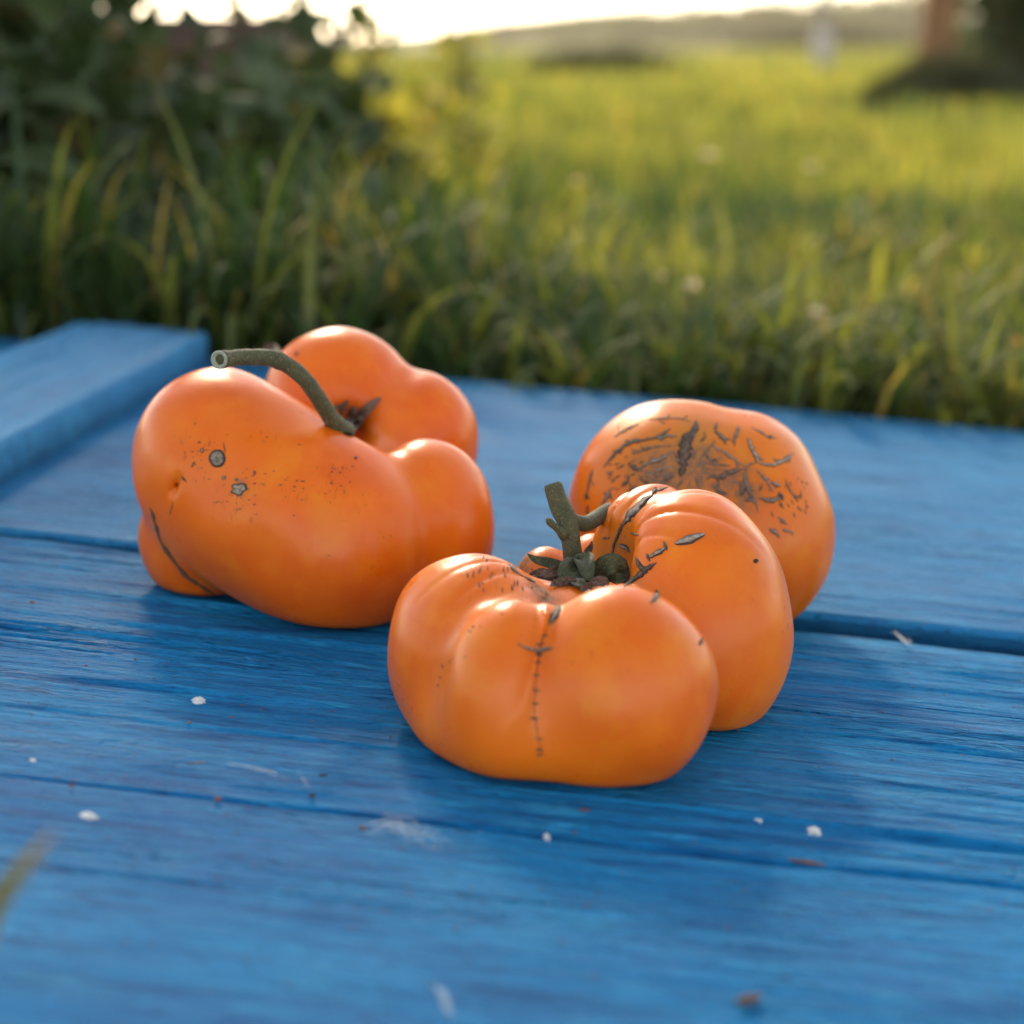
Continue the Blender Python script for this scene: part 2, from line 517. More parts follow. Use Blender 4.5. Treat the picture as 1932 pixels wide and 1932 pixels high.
def plank(name, ya, yb, x0, x1, dx, dy, seed, amp, mat, parent, thick=.024, z0=0.0, xa=None, lift=0.0, ncrack=16, cracks=(), rnd=.0035, under=0.0, lipd=.0015):
    """Board from x0 to x1; ya, yb are its near and far edges as functions of x."""
    xs = np.concatenate([np.arange(x0, -.36, .02), np.arange(-.36, .40, dx), np.arange(.40, x1 + .001, .02)]) if xa is None else xa
    w = float(yb(0 * 0 + 0.0) - ya(0.0)); ny = max(6, int(w / dy))
    s = np.linspace(0, 1, ny)
    e = rnd / w
    s = np.unique(np.concatenate([s, [e * .08, e * .3, e * .6, 1 - e * .08, 1 - e * .3, 1 - e * .6]]))
    X, S = np.meshgrid(xs, s, indexing='ij')
    A, B = ya(X), yb(X)
    Y = A + (B - A) * S
    Z = z0 + lift + relief(X, Y, seed, amp, ncrack, cracks)
    m = np.minimum(Y - A, B - Y)
    Z = Z - rnd * (1 - np.sqrt(np.clip(1 - (1 - np.clip(m / rnd, 0, 1)) ** 2, 0, 1)))
    mx = np.minimum(X - xs[0], xs[-1] - X)
    Z = Z - .003 * (1 - np.clip(mx / .003, 0, 1)) ** 2
    nx, ny = X.shape
    V = np.stack([X, Y, Z], -1).reshape(-1, 3)
    F = grid_faces(nx, ny)[:, ::-1]
    ring = np.concatenate([np.arange(nx) * ny, (nx - 1) * ny + np.arange(1, ny), (np.arange(nx - 2, -1, -1)) * ny + ny - 1, np.arange(ny - 2, 0, -1)])
    lip = V[ring].copy(); lip[:, 2] = lip[:, 2] - lipd
    low = V[ring].copy(); low[:, 2] = z0 - thick; low[:nx, 1] += under; n1 = len(V); V = np.vstack([V, lip]); kk = len(ring); rr2 = np.roll(ring, -1)
    F = np.vstack([F, np.stack([ring, rr2, n1 + (np.arange(kk) + 1) % kk, n1 + np.arange(kk)], -1)]); ring = n1 + np.arange(kk)
    n0 = len(V); V = np.vstack([V, low]); k = len(ring); r2 = np.roll(ring, -1)
    side = np.stack([ring, r2, n0 + (np.arange(k) + 1) % k, n0 + np.arange(k)], -1)
    F = np.vstack([F, side])
    o = big_mesh(name, V, F, mat, parent=parent)
    bm = bmesh.new(); bm.from_mesh(o.data); bm.verts.ensure_lookup_table()
    bm.faces.new([bm.verts[n0 + i] for i in range(k)][::-1]); bmesh.ops.recalc_face_normals(bm, faces=bm.faces)
    bm.to_mesh(o.data); bm.free()
    for p in o.data.polygons: p.use_smooth = True
    return o

platform = empty('plank_platform'); put_b(platform, (0, 0, 0))
tag(platform, 'weathered wooden platform of wide planks painted blue, carrying the three tomatoes', 'platform')
LN = lambda a, b=0.0: (lambda x: a + b * np.asarray(x, float) + .0006 * vnoise(np.asarray(x, float) * 9, a * 77, 9))
plank('plank', LN(.245), LN(.4625, .000), -.55, .70, .003, .0012, 11, 1.3, paint('blue_paint_a', 1), platform, ncrack=10, rnd=.0018)
plank('plank', LN(.4648, .004), LN(.6820, -.050), -.55, .70, .0020, .00045, 23, 2.1, paint('blue_paint_b', 2), platform, ncrack=26, rnd=.0018,
      cracks=[(.17, .585, .15, .0013, .0026), (.22, .562, .14, .0014, .0026), (.19, .545, .10, .0011, .0022), (.15, .625, .18, .0010, .0020), (-.16, .545, .16, .0012, .0026), (-.12, .515, .13, .0008, .0018),
              (.13, .532, .09, .0008, .002), (.24, .605, .12, .0012, .0026), (.10, .645, .12, .0009, .002), (.21, .505, .12, .0008, .0022), (-.19, .605, .16, .0013, .0024), (-.2, .635, .14, .0011, .002), (-.2, .575, .13, .0009, .002), (.05, .492, .10, .0006, .0015)])
plank('plank', LN(.7005, -.005), LN(.9090, -.008), -.55, .70, .003, .0012, 37, 1.5, paint('blue_paint_c', 3, 1, .12), platform, lift=.0012, ncrack=10, under=.02, lipd=.0012, rnd=.0016)
plank('plank', LN(.9103, -.008), LN(1.136), -.55, .70, .005, .002, 41, 1.0, paint('blue_paint_d', 4, 1, .12), platform, lift=.0004, ncrack=8)
# batten nailed across the planks: the same board turned a quarter
bt = plank('batten', LN(-.0400), LN(.0400), 0, .86, .006, .0012, 53, 1.8, paint('blue_paint_e', 5, .7, .35), platform, thick=.0006, z0=0.0, xa=np.linspace(0, .85, 150), lift=.0200, ncrack=8, rnd=.0022)  # paler mix puts the batten's sky sheen into its paint colour
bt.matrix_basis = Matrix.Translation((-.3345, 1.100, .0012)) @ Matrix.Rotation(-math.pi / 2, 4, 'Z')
bt['label'] = 'blue batten fixed across the planks, sky sheen mixed into its colour'

# ------------------------------------------------------------------ tomato materials
def skin(name, c_lo, c_mid, c_hi, shoulder, seed):
    t = NT(name); co = t.vadd(t.obj(), (seed * 1.3, seed * .7, seed))
    big = t.noise(co, 22, 3, .5); mid = t.noise(co, 75, 4, .55)
    c = t.mix(t.rng(big, .35, .65, smooth=True), c_lo, c_mid)
    c = t.mix(t.rng(mid, .45, .75), c, c_hi)
    c = t.mix(t.m('MULTIPLY', t.rng(t.noise(co, 48, 4, .6, .4), .56, .72), .35), c, (c_hi[0], c_hi[1] * 1.55, .006))
    sh = t.attr('shoulder').outputs['Fac']
    c = t.mix(t.m('MULTIPLY', sh, t.rng(t.noise(co, 60, 3), .3, .6, .35, 1.0)), c, shoulder)
    sp = t.vor(co, 420)
    dots = t.m('MULTIPLY', t.rng(sp.outputs['Distance'], .10, .20, 1.0, 0.0), t.rng(t.noise(co, 45, 2), .58, .70))
    c = t.mix(t.m('MULTIPLY', dots, .75), c, (.36, .10, .02))
    sc = t.attr('scuff').outputs['Fac']
    scr = t.m('MULTIPLY', sc, t.rng(t.noise(t.scale(co, 900, 240, 240), 1, 3, .7, .6), .60, .68))
    c = t.mix(t.m('MULTIPLY', scr, .85), c, (.085, .03, .025))
    ck = t.attr('cork').outputs['Fac']
    ckm = t.m('MULTIPLY', ck, t.rng(t.noise(co, 330, 5, .7), .40, .56))
    c = t.mix(t.m('MULTIPLY', ck, .55), c, (.34, .11, .012)); c = t.mix(ckm, c, (.15, .09, .055))
    pore = t.noise(co, 1100, 2, .5)
    b = t.bump(t.m('ADD', t.m('MULTIPLY', pore, .25), t.m('MULTIPLY', t.m('ADD', scr, ckm), -.6)), .25, .0003)
    b = t.bump(t.noise(co, 110, 3, .5), .18, .0011, b)
    r = t.m('ADD', t.rng(t.noise(co, 130, 4), .3, .7, .26, .38), t.m('MULTIPLY', t.m('ADD', scr, ckm), .3))
    p = t.principled(Base_Color=c, Roughness=r, Specular_IOR_Level=.34, Subsurface_Weight=.14, Subsurface_Scale=.004, Normal=b)
    p.inputs['Subsurface Radius'].default_value = (1.0, .35, .08)
    return t.finish(p)

t = NT('cork_scar'); co = t.obj()
e = t.attr('rim').outputs['Fac']; tone = t.attr('tone').outputs['Fac']
ns = t.noise(co, 900, 4, .65)
inner = t.mix(tone, (.12, .072, .048), (.42, .36, .30))
inner = t.mix(t.rng(ns, .42, .62), inner, t.mix(tone, (.035, .020, .014), (.20, .15, .11)))
c = t.mix(t.rng(e, .30, .72), (.030, .014, .009), inner)
M_SCAR = t.finish(t.principled(Base_Color=c, Roughness=.75, Normal=t.bump(ns, .6, .0004)))

def green(name, a, b, rough=.6, fuzz=0.0):
    t = NT(name); co = t.obj()
    n = t.noise(co, 260, 5, .65); n2 = t.noise(co, 1400, 3, .6)
    c = t.mix(t.rng(n, .35, .65), a, b)
    c = t.mix(t.m('MULTIPLY', t.rng(n2, .52, .64), .6), c, (b[0] * 2.2, b[1] * 2.0, b[2] * 2.4))
    p = t.principled(Base_Color=c, Roughness=rough, Normal=t.bump(t.m('ADD', n, n2), .7, .0006))
    p.inputs['Sheen Weight'].default_value = fuzz
    return t.finish(p)
M_STEM = green('tomato_stem', (.036, .040, .014), (.066, .066, .026), .7, .04)
M_SEPAL = green('dry_sepal', (.024, .034, .010), (.060, .064, .022), .6, .05)
M_SEPAL_BROWN = green('brown_sepal', (.040, .022, .014), (.12, .075, .048), .75, .05)
M_PITH = green('stem_pith', (.30, .31, .24), (.22, .25, .18), .7)

# ------------------------------------------------------------------ tomato parts
def surf_strip(sdf, pts, hw, n=None, seed=0, jag=.35, lift=.00042, taper=.55):
    """Corky strip that follows the fruit's surface; pts and hw in frame units."""
    pts = np.asarray(pts, float)
    L = np.hypot(*np.diff(pts, axis=0).T).sum()
    n = n or int(np.clip(L / 3.0, 6, 40))
    C = spline(pts, n)
    T = np.gradient(C, axis=0); T /= np.linalg.norm(T, axis=1)[:, None] + 1e-9
    N = np.stack([-T[:, 1], T[:, 0]], -1)
    s = np.linspace(0, 1, n)
    w = hw * np.clip(np.minimum(s, 1 - s) * 2, 0, 1) ** taper + .15
    rng = np.random.RandomState(seed)
    w = w * (1 + jag * vnoise(s * n * .6, seed * 1.0, seed) * 2)
    C = C + N * (vnoise(s * n * .45, seed + 3.3, seed + 1) * hw * jag * 1.6)[:, None]
    prof = np.array((-1.0, -.62, 0, .62, 1.0)); hgt = np.array((-.6, .9, .35, .9, -.6)) * lift; rim = np.array((0, .35, 1.0, .35, 0))
    U = C[:, None] + N[:, None] * (w[:, None] * prof[None])[..., None]
    P, dep = sdf.trace(U[..., 0], U[..., 1])
    ok = np.abs(sdf(P)) < .002
    Nn = sdf.normal(P)
    sc = np.clip(w / 3.0, .25, 1.4)[:, None, None]
    P = P + Nn * (hgt[None, :, None] * sc + .00005)
    if not ok.all():
        good = ok.all(1)
        if good.sum() < 3: return None
        P = P[good]; n = int(good.sum())
    F = grid_faces(n, 5)
    return P.reshape(-1, 3), F, np.tile(rim, n)

def add_scar(sdf, root, pts, hw, tone, seed, name='scar', loc=None, **kw):
    r = surf_strip(sdf, pts, hw, seed=seed, **kw)
    if r is None: return None
    V, F, rim = r
    return mesh_obj(name, V, F, M_SCAR, root, attrs={'rim': rim, 'tone': np.full(len(V), tone)}, loc=loc)

def surf_disc(sdf, c, rx, ry, seed, jag=.15, lift=.0004, hollow=.25):
    th = np.arange(20) / 20 * 2 * math.pi
    rr = np.array((0.0, .35, .62, .8, .92, 1.0)); hg = np.array((hollow, hollow, hollow * 1.3, 1.0, .8, -.4)) * lift; rm = np.array((1, .9, .8, .30, .1, 0))
    jj = 1 + jag * 2 * vnoise(np.cos(th) * 1.7 + seed, np.sin(th) * 1.7, seed)
    U = c[0] + rr[:, None] * rx * jj * np.cos(th); W = c[1] + rr[:, None] * ry * jj * np.sin(th)
    P, _ = sdf.trace(U, W)
    P = P + sdf.normal(P) * (hg[:, None, None] + lift * .5 * vnoise(U * .4, W * .4, seed + 9)[..., None])
    return P.reshape(-1, 3), grid_faces(6, 20, True), np.repeat(rm, 20)

def ribbon(path, width, normal_hint, fold=.25, curl=0.0, n=12):
    """Leaf-like ribbon along a path: five points across, folded along the middle."""
    P = spline(path, n); T = np.gradient(P, axis=0); T /= np.linalg.norm(T, axis=1)[:, None] + 1e-9
    H = np.asarray(normal_hint, float); S = np.cross(T, H); S /= np.linalg.norm(S, axis=1)[:, None] + 1e-9
    N = np.cross(S, T)
    s = np.linspace(0, 1, n); w = width * (np.sin(np.pi * np.clip(s * .86 + .12, 0, 1)) ** .8) * (1 - .25 * s)
    pr = np.array((-1, -.5, 0, .5, 1.0))
    V = P[:, None] + S[:, None] * (pr[None] * w[:, None])[..., None] + N[:, None] * ((np.abs(pr)[None] ** 1.3 * fold - curl * pr[None] ** 2 * 0) * w[:, None])[..., None]
    top = V.reshape(-1, 3); bot = (V - N[:, None] * width * .10).reshape(-1, 3)
    F = grid_faces(n, 5); m = len(top)
    F2 = F[:, ::-1] + m
    edge = []
    for i in range(n - 1):
        edge.append((i * 5, (i + 1) * 5, m + (i + 1) * 5, m + i * 5)); edge.append((i * 5 + 4, m + i * 5 + 4, m + (i + 1) * 5 + 4, (i + 1) * 5 + 4))
    return np.vstack([top, bot]), F.tolist() + F2.tolist() + edge

def hairs(path, rad, n, ln, seed):
    rng = np.random.RandomState(seed); parts = []; path = np.asarray(path); m = len(path)
    tan = np.gradient(path, axis=0); tan /= np.linalg.norm(tan, axis=1)[:, None]
    V = np.zeros((n, 3, 3))
    for i in range(n):
        k = rng.randint(1, m - 1); d = _unit(np.cross(tan[k], rng.normal(size=3)))
        a = path[k] + (path[k + 1] - path[k]) * rng.rand() + d * rad[k] * .95; l = ln * rng.uniform(.5, 1.3)
        side = np.cross(d, tan[k]) * .00005
        V[i] = a + side, a - side, a + d * l + rng.normal(size=3) * l * .15
    return V.reshape(-1, 3), np.arange(3 * n).reshape(-1, 3)

t = NT('fine_hair'); M_HAIR = t.finish(t.principled(Base_Color=(.55, .52, .42), Roughness=.5))

z1 = lambda P: [(206.5 + x * .4007, 593.6 + y * .4007) for x, y in P]
z2 = lambda P: [(696.8 + x * .4542, 851.7 + y * .4542) for x, y in P]
z3 = lambda P: [(980.7 + x * .3206, 722.6 + y * .3206) for x, y in P]

def fruit(sdf, cell, mat, label, loc, shoulders, scuffs, corks):
    root = empty('tomato'); put_b(root, loc)
    tag(root, label, 'tomato', 'orange tomatoes on the blue planks')
    V, F = surface_nets(sdf, cell)
    def blob(L):
        a = np.zeros(len(V))
        for P, r in L:
            d = np.linalg.norm(V - P, axis=1); a = np.maximum(a, np.clip(1.25 - d / r, 0, 1) ** 1.2)
        return np.clip(a, 0, 1)
    o = mesh_obj('fruit_body', V, F, mat, root, attrs={'shoulder': blob(shoulders), 'scuff': blob(scuffs), 'cork': blob(corks)}, loc=loc)
    return root

def hit(sdf, u, v):
    P, t = sdf.trace(np.array([float(u)]), np.array([float(v)])); return P[0], float(t[0])

# ---- front tomato
CAV_F = pb(1105, 1085, .605)
AX_F = _unit((-.05, -.12, 1))
S_F = Lobed(LOBES_FRONT)
_rib = ribs(CAV_F, AX_F, None, 19, .00055, .018, .062, 7)
_ff = pb(1080, 1300, .53)
_ribl = ribs(pb(1052, 1100, .575), AX_F, None, 23, .00050, .012, .052, 3)
def rib_front(P, d):
    q = P - _ff
    mask = np.clip((np.linalg.norm(q, axis=-1) - .036) / .02, 0, 1)
    lf = np.clip(((P - pb(1075, 1150, .59)) @ -RB) / .012, 0, 1)
    up = np.clip(((P - pb(960, 1175, .56)) @ UB) / .008, 0, 1)
    return _rib(P, d) * mask * (1 - lf) + _ribl(P, d) * lf * up
S_F.ripple = rib_front
LOC_F = np.array((*pb(1110, 1260, .575)[:2], 0.0))
M_SKIN_F = skin('orange_skin_front', (.66, .118, .001), (.71, .145, .002), (.73, .17, .004), (.42, .20, .03), 1)
sh = [(CAV_F, .026)]
F_ROOT = fruit(S_F, .0010, M_SKIN_F, 'front golden orange tomato with an upright forked stem and a dark stitched seam', LOC_F, sh,
               [(hit(S_F, *z2([(560, 490)])[0])[0], .010), (hit(S_F, *z2([(600, 600)])[0])[0], .008), (hit(S_F, *z2([(500, 620)])[0])[0], .007)],
               [(hit(S_F, *z2([(690, 520)])[0])[0], .009), (hit(S_F, *z2([(720, 590)])[0])[0], .007), (hit(S_F, *z2([(640, 470)])[0])[0], .006)])
sc_f = [
    ([(1005, 445), (1020, 380), (1050, 310), (1068, 285)], 7, .1), ([(1050, 310), (1080, 270), (1120, 225), (1178, 178)], 19, .55),
    ([(1175, 180), (1195, 150)], 11, .1), ([(1235, 150), (1290, 130), (1360, 121)], 10, .45), ([(1195, 165), (1240, 148)], 5, .2),
    ([(1268, 385), (1330, 366), (1395, 343)], 23, .95, .06), ([(1158, 442), (1200, 420), (1238, 393)], 14, .75), ([(1222, 372), (1237, 412)], 8, .1), ([(1152, 424), (1166, 458)], 9, .1),
    ([(1032, 384), (1060, 395), (1086, 420)], 11, .7), ([(968, 361), (1002, 360)], 6, .3), ([(1085, 338), (1120, 349)], 5, .4),
    ([(1055, 565), (1110, 520), (1150, 492), (1195, 462)], 17, .1), ([(1108, 436), (1130, 485), (1155, 502)], 15, .15), ([(1192, 572), (1187, 608), (1168, 634)], 14, .45),
    ([(1383, 772), (1371, 808)], 8, .1), ([(1000, 470), (985, 520), (990, 560)], 8, .3), ([(960, 470), (975, 510)], 9, .1), ([(1020, 470), (1035, 520)], 8, .05),
    ([(635, 440), (618, 468), (600, 488), (645, 522)], 6, .9), ([(580, 465), (605, 505)], 5, .6), ([(640, 520), (690, 545)], 6, .5),
    ([(794, 636), (772, 680), (742, 726)], 17, .8), ([(612, 798), (680, 824), (752, 812)], 6, .9), ([(690, 838), (765, 818)], 6, .5),
]
rng = np.random.RandomState(5)
for yy in (762, 800, 846, 876, 932, 990, 1046, 1110, 1190, 1236, 1262):
    x = np.interp(yy, (640, 730, 800, 930, 1050, 1110, 1195, 1265), (780, 745, 712, 695, 686, 688, 703, 715))
    sc_f.append(([(x - rng.uniform(14, 26), yy + rng.uniform(-4, 4)), (x + rng.uniform(12, 24), yy + rng.uniform(-5, 5))], rng.uniform(4, 7), .05))
sc_f.append(([(745, 730), (712, 800), (697, 930), (686, 1050), (690, 1110), (703, 1195), (715, 1262)], 1.8, .35, .9))
for k in range(26):
    x, y = rng.uniform(400, 690), rng.uniform(425, 570); l = rng.uniform(8, 26)
    sc_f.append(([(x, y), (x + rng.uniform(-5, 5), y + l)], rng.uniform(2, 4), rng.uniform(0, .4)))
for k in range(16):
    s_ = rng.rand(); x = np.interp(s_, (0, .5, 1), (560, 390, 300)) + rng.normal() * 22; y = np.interp(s_, (0, .5, 1), (640, 760, 960)) + rng.normal() * 22
    sc_f.append(([(x, y), (x + rng.uniform(-6, 6), y + rng.uniform(4, 12))], rng.uniform(1.5, 4), .05))
for i, (P, hw, tone, *j) in enumerate(sc_f):
    add_scar(S_F, F_ROOT, z2(P), hw * .4542, tone, 100 + i, loc=LOC_F, jag=j[0] if j else .3)
V, F, rim = surf_disc(S_F, z2([(1605, 455)])[0], 5, 4, 3, lift=.0003)
mesh_obj('scar', V, F, M_SCAR, F_ROOT, attrs={'rim': rim * .3, 'tone': rim * 0 + .1}, loc=LOC_F)

def stem_obj(root, path, rad, loc, name='stem', cut=True, seed=1, wob=.07, nh=160):
    V, F = tube(path, rad, 18, wob, seed)
    o = mesh_obj(name, V, F, M_STEM, root, loc=loc)
    if nh:
        hv, hf = hairs(path, rad, nh, .0013, seed); h = mesh_obj('stem_hair', hv, hf, M_HAIR, o, loc=loc); h['kind'] = 'stuff'
    return o

zb = .604
P = spline([pb(1090, 1105, zb), pb(1083, 1060, zb - .002), pb(1076, 1015, zb - .004), pb(1068, 980, zb - .004), pb(1055, 950, zb - .004), pb(1042, 912, zb - .004)], 26)
R = np.interp(np.linspace(0, 1, 26), (0, .1, .35, .55, .7, .85, .95, 1), (.0040, .0034, .0030, .0033, .0034, .0031, .0031, .0026))
st = stem_obj(F_ROOT, P, R, LOC_F, seed=3)
Pb = spline([pb(1064, 978, zb - .004), pb(1085, 985, zb - .001), pb(1108, 988, zb + .004), pb(1128, 976, zb + .011), pb(1150, 962, zb + .019)], 16)
V, F = tube(Pb, np.interp(np.linspace(0, 1, 16), (0, .3, 1), (.0030, .0025, .0026)), 14, .06, 4); mesh_obj('stem_branch', V, F, M_STEM, st, loc=LOC_F)
Pb = spline([pb(1066, 1008, zb - .006), pb(1050, 996, zb - .008), pb(1040, 988, zb - .009), pb(1032, 977, zb - .009)], 10)
V, F = tube(Pb, np.array((.0022, .0018, .0013, .0011, .0010, .0011, .0012, .0012, .0010, .0004)), 10, .1, 5); mesh_obj('stem_bud', V, F, M_STEM, st, loc=LOC_F)

z4 = lambda x, y: (980.7 + x * .1603, 980.7 + y * .1603)      # a closer look at the calyx
def sepal(root, loc, spec, width, mat, hint=None, fold=.3, label=None):
    path = np.array([pb(*z4(x, y), z) for x, y, z in spec])
    V, F = ribbon(path, width, hint if hint is not None else -FB + .3 * UB, fold)
    o = mesh_obj('sepal', V, F, mat, root, loc=loc)
    if label: o['label'] = label
    return o
SE = [
    ([(700, 560, .598), (740, 470, .592), (770, 520, .587), (800, 650, .585), (830, 800, .584)], .0050, M_SEPAL, .5),
    ([(690, 600, .598), (640, 560, .590), (580, 640, .586), (570, 760, .585), (600, 860, .585)], .0062, M_SEPAL, .35),
    ([(650, 620, .598), (560, 605, .592), (430, 610, .589), (330, 640, .590), (240, 610, .592)], .0030, M_SEPAL_BROWN, .6),
    ([(620, 640, .592), (600, 720, .588), (540, 790, .587), (520, 880, .586), (580, 920, .586)], .0032, M_SEPAL, .5),
    ([(640, 620, .600), (500, 560, .602), (330, 510, .603), (180, 470, .604), (90, 400, .605)], .0028, M_SEPAL, .5),
    ([(740, 560, .602), (790, 400, .606), (830, 330, .607), (850, 250, .607)], .0018, M_SEPAL_BROWN, .6),
    ([(880, 780, .596), (940, 640, .592), (1040, 540, .590), (1150, 540, .590), (1200, 640, .592), (1120, 740, .594)], .0055, M_SEPAL, .5),
    ([(960, 800, .594), (1080, 760, .590), (1180, 700, .589), (1280, 680, .590)], .0040, M_SEPAL, .6),
    ([(1140, 790, .592), (1250, 740, .590), (1360, 640, .590), (1450, 590, .592)], .0030, M_SEPAL_BROWN, .6),
    ([(880, 640, .596), (880, 580, .593), (905, 560, .593), (930, 640, .594)], .0018, M_SEPAL_BROWN, .5),
    ([(560, 760, .596), (400, 730, .594), (300, 640, .595), (180, 640, .598), (60, 700, .600)], .0026, M_SEPAL_BROWN, .7),
    ([(560, 800, .594), (430, 860, .592), (330, 800, .593), (250, 700, .595), (200, 620, .597)], .0030, M_SEPAL_BROWN, .7),
    ([(540, 830, .592), (400, 910, .591), (280, 860, .592), (200, 790, .594)], .0034, M_SEPAL_BROWN, .5),
]
for spec, w, m_, fo in SE:
    sepal(F_ROOT, LOC_F, spec, w * .70, m_, fold=fo)
rng = np.random.RandomState(90)
for k in range(15):                                   # dry curled remains of the flower round the stem
    a = rng.choice((rng.uniform(2.4, 3.9), rng.uniform(-.9, .5))); l = rng.uniform(140, 330); bx, by = 720 + rng.normal() * 60, 760 + rng.normal() * 40
    e = np.array((math.cos(a), math.sin(a) * .55)) * l; u_ = rng.normal(size=2) * 40
    path = []
    for f_, off in ((0, .0012), (.4, .0034), (.8, .0026), (1.0, .0016 + .002 * rng.rand())):
        q = z4(bx + e[0] * f_ + u_[0] * f_ * .5, min(by + e[1] * f_ - 40 * math.sin(f_ * 3) + u_[1] * f_ * .4, 830 if bx + e[0] * f_ > 560 else 900))
        path.append(pb(*q, min(hit(S_F, *q)[1], .603) - off))
    V, F = ribbon(np.array(path), rng.uniform(.0011, .0021), -FB + .3 * UB, rng.uniform(.4, .9)); mesh_obj('sepal', V, F, M_SEPAL_BROWN if k % 4 else M_SEPAL, F_ROOT, loc=LOC_F)
V, F = tube(spline([pb(*z4(700, 520), .603), pb(*z4(720, 800), .602), pb(*z4(730, 950), .603)], 8), np.array((.0034, .004, .0045, .005, .005, .005, .005, .005)), 14, .1, 2)
mesh_obj('calyx_base', V, F, M_SEPAL, F_ROOT, loc=LOC_F)

# ---- left tomato
S_L = Lobed(LOBES_LEFT)
LOC_L = np.array((*pb(600, 960, .70)[:2], 0.0))
M_SKIN_L = skin('orange_skin_left', (.65, .102, .001), (.70, .130, .002), (.72, .155, .005), (.50, .12, .02), 4)
H = lambda x, y: hit(S_L, *z1([(x, y)])[0])[0]
L_ROOT = fruit(S_L, .0011, M_SKIN_L, 'reddish orange tomato near the batten, with a round dark scar and long bent stem', LOC_L, [(pb(655, 805, .735), .022)],
               [(H(400, 620), .011), (H(430, 700), .008), (H(1080, 770), .010), (H(600, 900), .010), (H(860, 810), .007), (H(650, 830), .007), (H(720, 560), .008)], [(H(620, 815), .003)])
sc_l = [([(190, 905), (215, 980), (250, 1080), (320, 1180), (400, 1260), (500, 1320), (600, 1378)], 9, .12),
        ([(535, 600), (547, 655)], 3, .05), ([(340, 760), (362, 790)], 6, .05), ([(300, 880), (285, 945)], 3, .05), ([(385, 720), (402, 690)], 5, .05), ([(415, 605), (430, 598)], 4, .05)]
rng = np.random.RandomState(8)
for k in range(60):
    cx, cy, sx, sy = ((400, 650, 35, 55), (1080, 760, 30, 35), (860, 810, 30, 25), (660, 760, 40, 40), (700, 900, 260, 240), (590, 890, 50, 20))[k % 6]
    x, y = cx + rng.normal() * sx, cy + rng.normal() * sy; l = rng.uniform(4, 18)
    sc_l.append(([(x, y), (x + l, y + rng.uniform(-5, 3))], rng.uniform(1.5, 3.4), rng.uniform(0, .3)))
for i, (P, hw, tone) in enumerate(sc_l):
    add_scar(S_L, L_ROOT, z1(P), hw * .4007, tone, 300 + i, loc=LOC_L, taper=.3 if i == 0 else .55, jag=.6 if i == 0 else .35)
for (x, y), rx, ry, tn, sd, jg in (((507, 676), 41, 46, .42, 2, .08), ((608, 822), 38, 27, .75, 5, .5), ((540, 768), 11, 10, .6, 6, .3), ((683, 742), 7, 7, .4, 7, .2), ((880, 185), 10, 8, .2, 8, .2), ((1160, 674), 7, 6, .6, 9, .2), ((598, 776), 8, 7, .6, 10, .3), ((436, 640), 9, 11, .5, 11, .3)):
    V, F, rim = surf_disc(S_L, z1([(x, y)])[0], rx * .4007, ry * .4007, sd, jg)
    mesh_obj('scar', V, F, M_SCAR, L_ROOT, attrs={'rim': rim, 'tone': rim * 0 + tn}, loc=LOC_L)
zl = min(hit(S_L, *z1([(1095, 545)])[0])[1], .74) - .001
PL = spline([pb(*z1([(1110, 560)])[0], zl + .003), pb(*z1([(1045, 490)])[0], zl - .004), pb(*z1([(985, 395)])[0], zl - .012), pb(*z1([(920, 305)])[0], zl - .018), pb(*z1([(840, 238)])[0], zl - .022),
             pb(*z1([(760, 205)])[0], zl - .026), pb(*z1([(660, 200)])[0], zl - .030), pb(*z1([(580, 205)])[0], zl - .034), pb(*z1([(520, 212)])[0], zl - .040)], 34)
RL = np.interp(np.linspace(0, 1, 34), (0, .05, .12, .3, .52, .58, .64, .9, 1), (.0042, .0034, .0030, .0028, .0028, .0032, .0028, .0027, .0031))
sl = stem_obj(L_ROOT, PL, RL, LOC_L, seed=11, wob=.04, nh=220)
# cut end: a pale ring round a hollow
d_ = _unit(PL[-1] - PL[-2]); a_ = _unit(np.cross(d_, (0, 0, 1))); b_ = np.cross(d_, a_)
th = np.arange(20) / 20 * 2 * math.pi
prof = [(1.0, -.1), (1.02, .25), (.80, .35), (.62, .1), (.45, -.25), (0.02, -.4)]
V = np.array([PL[-1] + .0030 * (r * (a_ * math.cos(q) + b_ * math.sin(q)) + d_ * (h + .0)) for r, h in prof for q in th])
mesh_obj('cut_end', V, grid_faces(6, 20, True), M_PITH, sl, loc=LOC_L)
for spec, w, m_ in (
    ([(1085, 540, 1), (1075, 490, 3), (1100, 440, 2), (1125, 400, 1)], .0020, M_SEPAL_BROWN), ([(1130, 570, 1), (1165, 520, 3), (1205, 460, 3), (1245, 420, 2), (1280, 390, 1)], .0024, M_SEPAL_BROWN),
    ([(1110, 560, 1), (1135, 500, 4), (1150, 450, 3), (1165, 470, 5)], .0020, M_SEPAL_BROWN), ([(1120, 565, 2), (1150, 545, 5), (1180, 500, 4), (1190, 470, 2)], .0024, M_SEPAL_BROWN), ([(1060, 500, 1), (1050, 460, 3), (1080, 420, 1)], .0014, M_SEPAL),
    ([(800, 195, 1), (770, 165, 3), (740, 165, 3), (720, 180, 2)], .0024, M_SEPAL_BROWN)):
    path = []
    for x, y, off in spec:
        q = z1([(x, y)])[0]; P_, dep = hit(S_L, *q)
        dep = min(dep, .77); path.append(pb(*q, dep - off * .001))
    V, F = ribbon(np.array(path), w, -FB + .3 * UB, .6); mesh_obj('sepal', V, F, m_, L_ROOT, loc=LOC_L)

